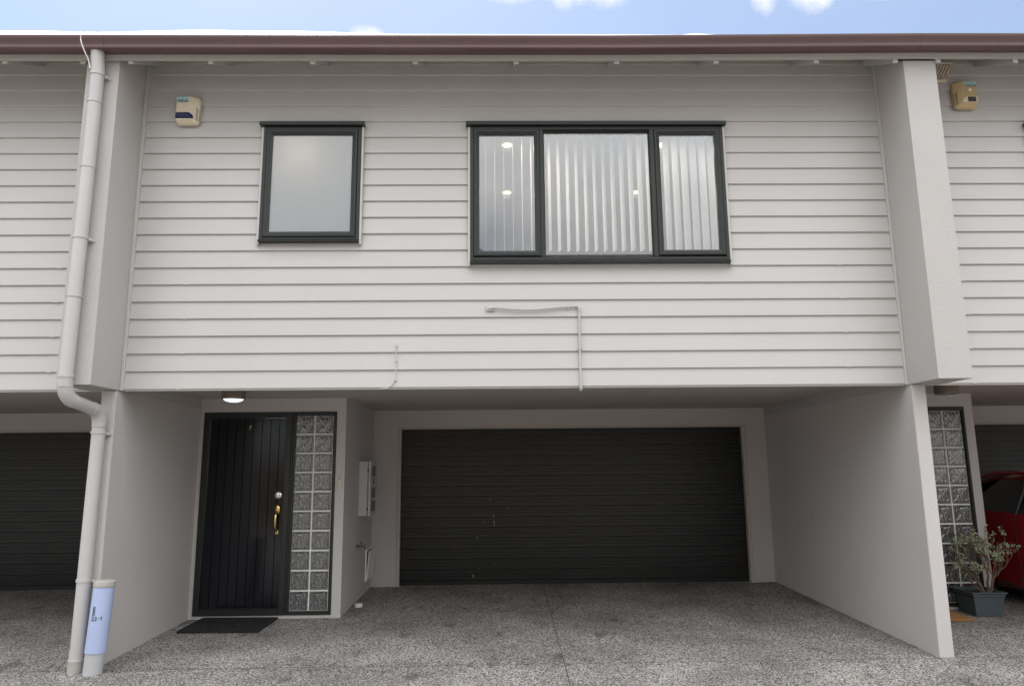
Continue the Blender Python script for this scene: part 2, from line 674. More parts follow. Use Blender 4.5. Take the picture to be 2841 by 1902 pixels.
def text_part(body, size, material, parent, loc, rot, name='lettering', ext=.0006, sx=1.0):
    cu = bpy.data.curves.new(name, 'FONT')
    cu.body = body
    cu.size = size
    cu.align_x = 'CENTER'
    cu.align_y = 'CENTER'
    cu.extrude = ext
    tmp = bpy.data.objects.new(name + '_tmp', cu)
    COL.objects.link(tmp)
    dg = bpy.context.evaluated_depsgraph_get()
    me = bpy.data.meshes.new_from_object(tmp.evaluated_get(dg))
    bpy.data.objects.remove(tmp)
    me.materials.clear()
    me.materials.append(MT[material])
    o = bpy.data.objects.new(name, me)
    COL.objects.link(o)
    o.parent = parent
    o.location = loc
    o.rotation_euler = rot
    o.scale = (sx, 1, 1)
    return o


# ------------------------------------------------------------------ ground
def ground_z(y):
    if y > -2.5:
        return (y - 1.68) * .0195
    return (-2.5 - 1.68) * .0195


g = MB()
ys = [-400, -60, -12, -2.5, 1.68, 3.9, 12, 60, 400]
xs = [-400, -40, -12, 12, 40, 400]
V = []
for y in ys:
    for x in xs:
        V.append((x, y, ground_z(min(y, 3.9))))
F = []
for j in range(len(ys) - 1):
    for i in range(len(xs) - 1):
        a = j * len(xs) + i
        F.append((a, a + 1, a + 1 + len(xs), a + len(xs)))
g.add(V, F)
gr = g.build('driveway', 'ground')
tag(gr, kind='structure', label='speckled exposed aggregate concrete driveway')

# saw cuts and joints in the concrete: narrow dark sheets lying 4 mm above
jm = MB()


def strip(p, q, wd, wob=0, n=1):
    rnd = random.Random(4)
    pts = []
    for i in range(n + 1):
        t = i / n
        x = p[0] + (q[0] - p[0]) * t + rnd.uniform(-wob, wob)
        y = p[1] + (q[1] - p[1]) * t + rnd.uniform(-wob, wob)
        pts.append(Vector((x, y, ground_z(y) + .004)))
    d = (Vector((q[0], q[1], 0)) - Vector((p[0], p[1], 0))).normalized()
    nn = Vector((-d.y, d.x, 0)) * wd / 2
    V = []
    for a in pts:
        V += [a - nn, a + nn]
    jm.add(V, [(2 * i, 2 * i + 1, 2 * i + 3, 2 * i + 2) for i in range(n)])


strip((.537, 3.46), (.47, -2.4), .0065, .003, 30)
strip((-9, -.095), (9, -.055), .007, .004, 60)
strip((-6.3, 3.46), (-6.3, -2.4), .009, .002, 10)
strip((7.35, 3.46), (7.30, -2.4), .009, .002, 10)
j = jm.build('driveway_joint', mat('joint_dirt', (.055, .05, .047), .9))
tag(j, kind='structure', label='narrow dark joints cut across the concrete driveway')

# ------------------------------------------------------------------ house
ZB, EX, NROW = 2.176, .1516, 20
XL, XR = -3.173, 3.487           # siding between corner trims
XLI, XRI = -3.203, 3.507         # inner faces of the party walls
YD, YG, ZS = 1.678, 3.417, 2.256
XRET = -1.651
ZTOP = ZB + EX * NROW
H1_ = (-2.10, -1.228, 3.47, 4.535)
H2 = (-.25, 2.034, 3.28, 4.535)


def clip_rows(holes, x0, x1, parent):
    m = MB()
    T = .017

    def piece(xa, xb, z0, za, zb):
        # board row starting at z0, the part from za to zb
        ya = T * (za - z0) / EX
        yb = T * (zb - z0) / EX
        prof = []
        if abs(za - z0) < 1e-6:
            prof += [(T + .004, za), (.003, za), (.0, za + .004)]
        else:
            prof += [(T + .004, za), (ya, za)]
        prof += [(yb, zb + (.003 if abs(zb - z0 - EX) < 1e-6 else 0)), (T + .004, zb + (.003 if abs(zb - z0 - EX) < 1e-6 else 0))]
        m.extrude_x(prof, xa, xb, cap=True)
    for k in range(NROW):
        z0 = ZB + k * EX
        z1 = z0 + EX
        cuts = sorted({z0, z1} | {h for H in holes for h in H[2:] if z0 < h < z1})
        for za, zb in zip(cuts[:-1], cuts[1:]):
            zm = (za + zb) / 2
            act = sorted([(H[0], H[1]) for H in holes if H[2] < zm < H[3]])
            x = x0
            for (a, b) in act:
                piece(x, a, z0, za, zb)
                x = b
            piece(x, x1, z0, za, zb)
    o = m.build('siding', 'board', parent)
    # butt joints under thin soakers
    for k in range(0, 8):
        c = MB()
        xj = -2.712 if k % 2 == 0 else 3.014
        z0 = ZB + k * EX
        V = []
        for xx in (xj - .019, xj + .019):
            V += [(xx, -.0012, z0 - .001), (xx, T - .0012, z0 + EX), (xx, T + .003, z0 + EX), (xx, .003, z0 - .001)]
        c.add(V, [(0, 1, 2, 3), (4, 5, 6, 7), (0, 4, 5, 1), (0, 3, 7, 4)])
        c.build('joint_cover', 'board', o)
    return o


def opening_window(parent, H, hood, sill_z, panes):
    """panes: list of (x0,x1,z0,z1,kind) with kind 'sash' / 'fixed' / 'frost'"""
    x0, x1, z0, z1 = H
    fr = frame_mb(x0, x1, z0, z1, .030, -.034, .055, .003)
    for i in range(len(panes) - 1):
        xa = panes[i][1]
        xb = panes[i + 1][0]
        fr.bbox(xa, xb, -.032, .055, z0 + .030, z1 - .030, .003)
    fo = fr.build('window', 'frame', parent)
    MB().bbox(hood[0], hood[1], -.066, -.001, z1 + .001, z1 + .037, .004).build('head_flashing', 'frame', fo)
    MB().extrude_x([(-.060, sill_z), (-.062, sill_z + .012), (-.036, sill_z + .028), (-.0355, z0 - .001), (.02, z0 - .001), (.02, sill_z)],
                   x0 + .001, x1 - .001).build('sill', 'frame', fo)
    for s_, xx in (('l', x0 - .022), ('r', x1 + .001)):
        MB().bbox(xx, xx + .021, -.030, .004, sill_z - .022, z1 - .001, .003).build('side_trim', 'trim', fo)
    for (a, b, c, d, kind) in panes:
        if kind == 'fixed':
            MB().box(a - .003, b + .003, .004, .010, c - .003, d + .003).build('pane', 'glass', fo)
            frame_mb(a - .001, b + .001, c, d, .007, -.004, .003, .002).build('glazing_bead', 'frame', fo)
        else:
            sash_mb(a, b, c, d, .048, -.044, .015).build('sash', 'frame', fo)
            MB().box(a + .040, b - .040, -.018, -.012, c + .040, d - .040).build('pane', 'frost' if kind == 'frost' else 'glass', fo)
    return fo


def corrugated(x0, x1, z0, z1, y, pitch=.0328, depth=.006):
    prof = []
    z = z0
    n = 0
    while z < z1:
        major = (n % 4 == 0)
        d = depth * (3.4 if major else .45)
        w0 = .12 if major else .60
        prof += [(y, z), (y, z + pitch * w0), (y + d, z + pitch * (w0 + .1)), (y + d, z + pitch * .90)]
        z += pitch
        n += 1
    prof.append((y, min(z, z1 + .01)))
    back = [(y + .03, prof[-1][1]), (y + .03, z0)]
    return MB().extrude_x(prof + back, x0, x1, cap=False)


def build_house(label, sh1=0.0):
    H = empty('townhouse', label, 'house')
    H1 = (H1_[0] + sh1, H1_[1] + sh1, H1_[2], H1_[3])
    clip_rows([(H1[0] + .006, H1[1] - .006, H1[2] + .006, H1[3] - .006), (H2[0] + .006, H2[1] - .006, H2[2] + .006, H2[3] - .006)], XL, XR, H)
    # structural sheathing behind boards (in four strips round the openings)
    sh = MB()
    for (a, b) in ((XLI, H1[0] + .01), (H1[1] - .01, H2[0] + .01), (H2[1] - .01, XRI)):
        sh.box(a, b, .022, .10, ZB + .08, ZTOP)
    for (a, b, zl, zh) in ((H1[0] + .01, H1[1] - .01, H1[2] + .01, H1[3] - .01), (H2[0] + .01, H2[1] - .01, H2[2] + .01, H2[3] - .01)):
        sh.box(a, b, .022, .10, ZB + .08, zl)
        sh.box(a, b, .022, .10, zh, ZTOP)
    sh.build('wall_sheathing', 'room', H)
    # corner stops beside the fins
    for (a, b) in ((XLI, XL), (XR, XRI)):
        m = MB()
        m.bbox(a, b, -.022, .02, ZB - .012, ZTOP, .004)
        c = (a + b) / 2
        m.bbox(c - .005, c + .005, -.027, -.0225, ZB - .012, ZTOP, .0015)
        m.build('corner_trim', 'trim', H)
    MB().bbox(XL, XR, -.004, .04, ZTOP - .045, ZTOP - .004, .003).build('top_trim', 'eave', H)
    # soffit over the carport with its starter strip
    MB().box(XLI, XRI, .026, YG + .2, ZS, ZS + .02).build('soffit', 'soffit', H)
    st = MB()
    st.bbox(XL, XR, .012, .025, ZB - .014, ZS + .01, .002)
    st.build('starter_strip', 'trim', H)
    # ground floor walls: door wall with opening, return wall, garage wall with opening
    wl = MB()
    gz = -.06
    dx0, dx1, dz1 = -3.163, -1.748, 2.112
    wl.box(XLI, dx0, YD, YD + .14, gz, ZS)
    wl.box(dx1, XRET, YD, YD + .14, gz, ZS)
    wl.box(dx0, dx1, YD, YD + .14, dz1, ZS)
    wl.box(dx0, dx1, YD + .004, YD + .14, gz, .032)
    wl.box(XRET - .14, XRET, YD + .14, YG, gz, ZS)
    go0, go1, gz1 = -1.331, 3.235, 2.034
    wl.box(XRET - .14, go0, YG, YG + .2, gz, ZS)
    wl.box(go1, XRI, YG, YG + .2, gz, ZS)
    wl.box(go0, go1, YG, YG + .2, gz1, ZS)
    wl.build('ground_floor_wall', 'stucco', H)
    tr = MB()
    tr.bbox(go0 - .002, go0 + .040, YG - .012, YG + .07, .0, gz1 + .002, .004)
    tr.bbox(go1 - .040, go1 + .002, YG - .012, YG + .07, .0, gz1 + .002, .004)
    tr.bbox(go0 + .040, go1 - .040, YG - .012, YG + .07, gz1 - .024, gz1 + .002, .004)
    tr.build('garage_trim', 'soffit', H)
    gd = corrugated(go0 + .03, go1 - .03, .085, 2.03, YG + .085).build('garage_door', 'roller', H)
    MB().bbox(go0 + .042, go1 - .042, YG + .078, YG + .12, .030, .088, .006).build('bottom_rail', 'roller', gd)
    MB().box(go0 - .1, go1 + .1, YG + .30, YG + .31, 0, 2.2).build('garage_backing', 'black', H)
    # front door
    zf0 = .034
    df = frame_mb(dx0 + .001, -2.226, zf0, dz1 - .001, .062, YD - .012, YD + .11, .004)
    df.bbox(dx0 + .063, -2.288, YD + .012, YD + .11, zf0 + .063, zf0 + .070, .002)
    dfo = df.build('front_door', 'doorframe', H)
    mu = MB().bbox(-2.226 + .001, -2.205, YD - .006, YD + .11, zf0, dz1 - .001, .003).build('mullion', 'doorframe', dfo)
    px0, px1, pz0, pz1 = -3.094, -2.294, .104, 2.044
    prof = []
    y0 = YD + .018
    xx = px0
    edges = [px0]
    while xx + .0925 < px1 - .02:
        xx += .0925 if xx > px0 else .084
        edges.append(xx)
    edges.append(px1)
    pts = [(px0, y0)]
    for e in edges[1:-1]:
        pts += [(e - .0035, y0), (e, y0 + .006), (e + .0035, y0)]
    pts += [(px1, y0), (px1, y0 + .04), (px0, y0 + .04)]
    n = len(pts)
    m = MB()
    m.add([(x, y, pz0) for x, y in pts] + [(x, y, pz1) for x, y in pts],
          [(i, (i + 1) % n, n + (i + 1) % n, n + i) for i in range(n)] + [tuple(range(n)), tuple(range(n, 2 * n))])
    m.build('door_leaf', 'door', dfo)
    MB().lathe([(.0, 0), (.040, 0), (.040, .006), (.032, .014), (.020, .016), (.019, .028), (.012, .030), (0, .030)][1:-1], (-2.343, y0, 1.238), 'Y').build('lock', 'chrome', dfo, smooth=True)
    hd = MB()
    # escutcheon ellipse, grip bar, foot
    seg = 20
    V = []
    for (rr, h) in ((1.0, 0), (.95, .008), (.7, .015), (.3, .018)):
        for k in range(seg):
            a = 2 * math.pi * k / seg
            V.append((-2.343 + .030 * rr * math.cos(a), y0 - h, 1.092 + .050 * rr * math.sin(a)))
    F = [(i * seg + k, i * seg + (k + 1) % seg, (i + 1) * seg + (k + 1) % seg, (i + 1) * seg + k) for i in range(3) for k in range(seg)]
    hd.add(V, F + [tuple(range(3 * seg, 4 * seg))])
    hd.tube([(-2.343, y0 - .01, 1.07), (-2.346, y0 - .035, 1.058), (-2.350, y0 - .046, 1.03), (-2.350, y0 - .052, .98), (-2.349, y0 - .050, .92),
             (-2.345, y0 - .036, .885), (-2.343, y0 - .012, .868), (-2.343, y0, .862)],
            [.010, .012, .015, .013, .010, .007, .008, .014], 12)
    V = []
    for (rr, h) in ((1.0, 0), (.85, .008), (.3, .012)):
        for k in range(seg):
            a = 2 * math.pi * k / seg
            V.append((-2.343 + .021 * rr * math.cos(a), y0 - h, .856 + .028 * rr * math.sin(a)))
    hd.add(V, [(i * seg + k, i * seg + (k + 1) % seg, (i + 1) * seg + (k + 1) % seg, (i + 1) * seg + k) for i in range(2) for k in range(seg)] + [tuple(range(2 * seg, 3 * seg))])
    hd.build('handle', 'brass', dfo, smooth=True)
    # sidelight of glass blocks
    sl = frame_mb(-2.2045, dx1 - .001, zf0, dz1 - .001, .024, YD - .012, YD + .10, .004, wb=.038, wt=.044)
    slo = sl.build('sidelight', 'doorframe', H)
    gx0, gz0 = -2.1785, .075
    MB().box(gx0 - .002, gx0 + .392, YD + .0135, YD + .07, gz0 - .003, gz0 + 1.993).build('mortar', 'grout', slo)
    proto = None
    for cidx in range(2):
        for r in range(10):
            if proto is None:
                m = MB()
                w2 = .0915
                rings = [(w2, .03), (w2, .004), (w2 - .004, 0), (w2 - .012, 0), (w2 - .018, .0045), (.0001, .003)]
                V = []
                for (h, y) in rings:
                    V += [(-h, y, -h), (h, y, -h), (h, y, h), (-h, y, h)]
                F = []
                for k in range(len(rings) - 1):
                    for q in range(4):
                        F.append((k * 4 + q, k * 4 + (q + 1) % 4, (k + 1) * 4 + (q + 1) % 4, (k + 1) * 4 + q))
                m.add(V, F)
                proto = m.build('glass_block', 'block', slo)
                b = proto
            else:
                b = proto.copy()
                COL.objects.link(b)
                b.parent = slo
            b.location = (gx0 + .095 + .2 * cidx, YD + .003, gz0 + .095 + .2 * r)
            if (cidx + r) % 2:
                b.rotation_euler = (0, math.pi, 0) if False else (0, 0, 0)
    # windows
    opening_window(H, H1, (-2.137 + sh1, -1.200 + sh1), 3.455, [(-2.068 + sh1, -1.260 + sh1, 3.502, 4.503, 'frost')])
    opening_window(H, H2, (-.290, 2.066), 3.253, [(-.218, .369, 3.320, 4.503, 'sash'), (.409, 1.367, 3.330, 4.485, 'fixed'), (1.409, 2.002, 3.322, 4.503, 'sash')])
    # rooms behind the windows
    rm = MB()
    for (a, b) in ((-3.1, -.80), (-.72, 3.4)):
        rm.box(a - .02, a, .102, 4.2, 2.4, 4.62)
        rm.box(b, b + .02, .102, 4.2, 2.4, 4.62)
        rm.box(a, b, 4.2, 4.22, 2.4, 4.62)
    rm.build('room_wall', 'room', H)
    MB().box(-3.12, 3.42, .102, 4.22, 4.62, 4.64).build('room_ceiling', 'room', H)
    MB().box(-3.12, 3.42, .102, 4.22, 2.36, 2.39).build('room_floor', 'carpet', H)
    return H


def kids(o):
    return [c for c in bpy.data.objects if c.parent == o]


def copy_tree(o, parent=None):
    c = o.copy()
    COL.objects.link(c)
    c.parent = parent
    for ch in kids(o):
        copy_tree(ch, c)
    return c


CENTRE = build_house('middle two storey townhouse with two dark framed windows above a wide dark roller door')
RIGHT = build_house('right hand townhouse, cut off by the photo edge, with the red car in its carport', .155)
RIGHT.location.x = 6.81
LEFT = copy_tree(CENTRE)
LEFT.location.x = -6.83
LEFT['label'] = 'left hand townhouse, mostly hidden, behind the long downpipe'
for o in (CENTRE, RIGHT, LEFT):
    o['group'] = 'attached townhouses in the row'

# house number on the centre door
cd = [c for c in kids(CENTRE) if c.name.startswith('front_door')][0]
text_part('7', .060, 'brass', cd, (-2.676, YD + .0145, 1.945), (math.radians(90), 0, 0), 'house_number')
cg = [c for c in kids(CENTRE) if c.name.startswith('garage_door')][0]
fl = MB()
rnd = random.Random(3)
for (x, z, h) in ((-.091, 1.60, .006), (.088, .983, .018), (-.088, .883, .04), (-.085, .808, .035), (-.081, .771, .03), (-.213, .81, .02), (-.308, .613, .03),
                  (-.204, .643, .018), (-.969, .376, .012), (-.286, .232, .02), (-.067, .275, .012), (-.403, .197, .015), (-.356, .142, .05),
                  (-.463, .053, .016), (-.131, 1.102, .022), (-.054, 1.167, .01), (.806, .468, .008), (1.269, .379, .008), (1.815, .208, .006), (-.593, .528, .008)):
    h *= .7
    wd = .0035 + (.002 if h > .02 else 0)
    fl.box(x - wd / 2, x + wd / 2, YG + .0815, YG + .0838, z - h / 2, z + h / 2)
tag(fl.build('paint_fleck', 'white', cg), kind='stuff')


# ---- eaves: gutter, fascia, rafters, lining, roof (per house, butted at the party walls)
def eave_dz(x):
    if x <= 1:
        return 0.0
    return min(.024, (x - 1) * .0092)


def eaves(house, xa, xb, rafters, off, ridge):
    n = max(2, int((xb - xa) / .5))
    xs = [xa + (xb - xa) * i / n for i in range(n + 1)]
    X = lambda l: [x - off for x in l]
    zo = lambda x: eave_dz(x + off)
    gp = [(-.499, 4.951), (-.598, 4.940), (-.610, 4.943), (-.614, 4.950), (-.607, 4.957), (-.603, 4.966), (-.606, 4.985), (-.620, 5.005), (-.632, 5.020), (-.637, 5.036),
          (-.636, 5.046), (-.628, 5.050), (-.622, 5.046), (-.622, 5.036), (-.615, 5.020), (-.600, 5.0), (-.595, 4.965), (-.515, 4.968), (-.512, 5.04), (-.499, 5.04)]
    MB().extrude_x(gp, 0, 0, zoff=zo, xs=X(xs)).build('gutter', 'gutter', house, smooth=True)
    MB().extrude_x([(-.498, 4.905), (-.474, 4.905), (-.474, 5.02), (-.498, 5.02)], 0, 0, zoff=zo, xs=X(xs)).build('fascia', 'eave', house)
    MB().extrude_x([(-.473, 4.925), (.02, 5.193), (.02, 5.205), (-.473, 4.94)], 0, 0, zoff=zo, xs=X(xs)).build('eave_lining', 'eave', house)
    for x in rafters:
        m = MB()
        m.extrude_x([(-.473, 4.882 - eave_dz(x) * .5), (.018, 5.152 - eave_dz(x)), (.018, 5.190), (-.473, 4.924)], x - .021 - off, x + .021 - off, zoff=zo)
        m.build('rafter', 'trim', house)
    # roof plane: from behind the gutter lip to the ridge, ridge height varies a little
    n2 = 40
    V = []
    for i in range(n2 + 1):
        x = xa + (xb - xa) * i / n2
        V.append((x - off, -.56, 5.034 + eave_dz(x)))
        V.append((x - off, 3.5, ridge(x)))
        V.append((x - off, 9.0, ridge(x) - 3.6))
    F = []
    for i in range(n2):
        a = i * 3
        F += [(a, a + 3, a + 4, a + 1), (a + 1, a + 4, a + 5, a + 2)]
    ro = MB().add(V, F).build('roof', 'roof', house)
    md = ro.modifiers.new('thick', 'SOLIDIFY')
    md.thickness = .03
    md.offset = -1


PTS = [(-14, 7.83), (-7.2, 7.805), (-6.68, 7.802), (-5.9, 7.782), (-4.34, 7.815), (-3.04, 7.80), (-1.99, 7.775), (-1.46, 7.752), (2.7, 7.752), (2.9, 7.772), (3.3, 7.745), (5, 7.70), (14, 7.70)]


def ridge(x):
    for (a, za), (b, zb) in zip(PTS[:-1], PTS[1:]):
        if a <= x <= b:
            t = (x - a) / (b - a)
            return za + (zb - za) * (t * t * (3 - 2 * t))
    return 7.7


SPL, SPR = -3.26, 3.57
eaves(CENTRE, SPL, SPR, (-3.10, -2.432, -1.572, -.701, .159, 1.019, 1.873, 2.74, 3.426), 0, ridge)
eaves(RIGHT, SPR + .003, 10.4, (3.80, 4.473, 5.34, 6.2, 7.07, 7.93), 6.81, ridge)
eaves(LEFT, -10.3, SPL - .003, (-3.50, -4.152, -5.02, -5.88, -6.75), -6.83, ridge)


# ------------------------------------------------------------------ party walls
def party_wall(label, lx0, lx1, ux0, ux1, bead_at):
    t = empty('party_wall', label, 'wall', ((lx0 + lx1) / 2, 0, 0), 'rendered party walls between the townhouses')
    ox = t.location.x
    m = MB()
    m.bbox(lx0 - ox, lx1 - ox, -.055, 3.9, -.12, 2.163, .004)
    m.build('lower_wall', 'stucco', t)
    m = MB()
    V = []
    m.extrude_x([(-.454, 2.1665), (.021, 2.1665), (.021, 5.185), (-.454, 4.926)], ux0 - ox, ux1 - ox)
    m.bbox(lx0 + .002 - ox, lx1 - .002 - ox, .0225, 3.9, 2.1635, 4.9, .003)
    m.build('upper_fin', 'stucco_rough', t, bevel=.005)
    m = MB()
    b0 = bead_at - ox
    m.bbox(b0, b0 + .034, -.0575, -.050, -.12, 2.160, .002)
    m.build('corner_bead', 'stucco', t)
    return t


party_wall('left rendered party wall, the one behind the downpipe and the blue pipe', -3.325, XLI, -3.471, XLI + .004, -3.239)
party_wall('right rendered party wall, the one nearest the red car', XRI, 3.628, XRI - .004, 3.782, 3.509)

# ------------------------------------------------------------------ downpipe
dp = empty('downpipe', 'long pale painted downpipe running from the maroon gutter to the ground', 'downpipe', (-3.305, -.115, 0))
ox, oy = -3.305, -.115


def P(l):
    return [(x - ox, y - oy, z) for x, y, z in l]


def arc(p0, p1, p2, n=7):
    p0, p1, p2 = Vector(p0), Vector(p1), Vector(p2)
    return [tuple(p0 * (1 - t) ** 2 + p1 * 2 * t * (1 - t) + p2 * t * t) for t in [i / n for i in range(n + 1)]]


yu = -.518
top = [(-3.342, yu - .028, 4.955), (-3.340, yu, 4.80), (-3.343, yu, 3.9), (-3.358, yu, 2.20)]
R_ = .0515
MB().tube(P(top), R_, 24).build('upper_pipe', 'pvc', dp, smooth=True)
b1 = arc((-3.359, yu, 2.20), (-3.360, yu, 2.065), (-3.338, yu + .10, 2.040), 8)
MB().tube(P(b1), .056, 24).build('elbow', 'pvc', dp, smooth=True)
MB().tube(P([(-3.338, yu + .095, 2.041), (-3.300, yu + .30, 2.0)]), .052, 24).build('offset_pipe', 'pvc', dp, smooth=True)
b2 = arc((-3.300, yu + .30, 2.0), (-3.284, -.118, 1.985), (-3.287, -.115, 1.86), 8)
MB().tube(P(b2), .056, 24).build('elbow', 'pvc', dp, smooth=True)
MB().tube(P([(-3.288, -.115, 1.87), (-3.304, -.115, .05)]), R_, 24).build('lower_pipe', 'pvc', dp, smooth=True)
MB().tube(P([(-3.3035, -.115, .055), (-3.305, -.115, -.045)]), .0575, 24).build('ground_socket', 'pvc_dirty', dp, smooth=True)
MB().tube(P([(-3.3035, -.115, .14), (-3.304, -.115, .056)]), .0535, 24).build('repair_sleeve', 'pvc', dp, smooth=True)
for (x, z, h) in ((-3.341, 4.50, .010), (-3.343, 3.93, .008), (-3.351, 2.85, .008), (-3.3575, 2.215, .02), (-3.358, 2.14, .006)):
    MB().tube(P([(x, yu, z), (x, yu, z + h)]), R_ + .005, 24).build('joint_ring', 'pvc', dp, smooth=True)
MB().tube(P([(-3.3035, -.115, .050), (-3.3035, -.115, .064)]), .0600, 24).build('joint_ring', 'pvc', dp, smooth=True)
for (x, y, z) in ((-3.340, yu, 4.745), (-3.347, yu, 3.33), (-3.290, -.115, 1.80), (-3.299, -.115, .64)):
    m = MB().tube(P([(x, y, z), (x, y, z + .022)]), R_ + .006, 24)
    br = m.build('bracket', 'pvc', dp, smooth=True)
    wy = -.456 if y < -.3 else -.057
    MB().bbox(x + .045 - ox, x + .072 - ox, y + .018 - oy, wy - oy + .001, z - .010, z + .012, .003).build('bracket_tab', 'pvc', br)
    MB().lathe([(.004, .0), (.012, .0), (.012, .006), (.004, .008)], (x + .072 - ox, wy - oy - .001, z), 'Y', 12).build('screw', 'greywhite', br)

# cable looping out of the gutter into the top bracket
m = MB()
pts = [(-3.366, -.585, 4.775), (-3.378, -.60, 4.84), (-3.395, -.645, 4.905), (-3.412, -.665, 4.965), (-3.417, -.668, 5.02), (-3.405, -.655, 5.055), (-3.36, -.63, 5.078), (-3.28, -.60, 5.083), (-3.19, -.56, 5.066)]
sm = []
for i in range(len(pts) - 1):
    a = Vector(pts[max(0, i - 1)])
    b = Vector(pts[i])
    c = Vector(pts[i + 1])
    d = Vector(pts[min(len(pts) - 1, i + 2)])
    for k in range(4):
        t = k / 4
        sm.append(.5 * ((2 * b) + (-a + c) * t + (2 * a - 5 * b + 4 * c - d) * t * t + (-a + 3 * b - 3 * c + d) * t ** 3))
sm.append(Vector(pts[-1]))
m.tube(sm, [.0045 if p.z < 4.99 and i < 14 else .0022 for i, p in enumerate(sm)], 8)
tag(m.build('loose_cable', 'white', smooth=True), 'thin white cable looping over the gutter beside the downpipe top', 'cable')

# ------------------------------------------------------------------ blue sleeved standpipe
sp = empty('standpipe', 'short capped grey pipe with a pale blue sleeve, standing at the foot of the downpipe', 'pipe', (-3.150, -.155, -.036))
lean = Vector((.030, .010, .66))


def lp(z, base=Vector((0, 0, 0))):
    return tuple(lean * (z / .66))


MB().tube([lp(-.03), lp(.665)], .0695, 32).build('pipe_stub', 'greywhite', sp, smooth=True)
MB().tube([lp(.155), lp(.157), lp(.64), lp(.642)], [.073, .0755, .0755, .073], 32).build('blue_sleeve', 'blue', sp, smooth=True)
MB().tube([lp(.643), lp(.645), lp(.672), lp(.684), lp(.690)], [.074, .0795, .0795, .076, .060], 32).build('end_cap', 'cap', sp, smooth=True)
ink = MB()


def on_sleeve(a, z):       # a: distance round from the front centre, z height
    c = Vector(lp(z))
    an = (a * 1.25 + .045) / .0765
    return (c.x + .0768 * math.sin(an), c.y - .0768 * math.cos(an), z)


def stroke(pl, r=.0022):
    ink.tube([on_sleeve(*p) for p in pl], r, 6)


stroke([(-.052, .505), (-.052, .435)], .0028)
stroke([(-.043, .505), (-.043, .435)], .0024)
stroke([(-.052, .47), (-.043, .47)], .0022)
stroke([(-.055, .425), (-.048, .428), (-.046, .418), (-.055, .402), (-.042, .402)], .003)
stroke([(-.036, .425), (-.029, .428), (-.027, .418), (-.036, .404), (-.024, .404)], .003)
stroke([(-.017, .416), (-.010, .416)], .0022)
stroke([(-.004, .421), (.002, .426), (.001, .402)], .003)
ink.build('handwriting', 'ink', sp)

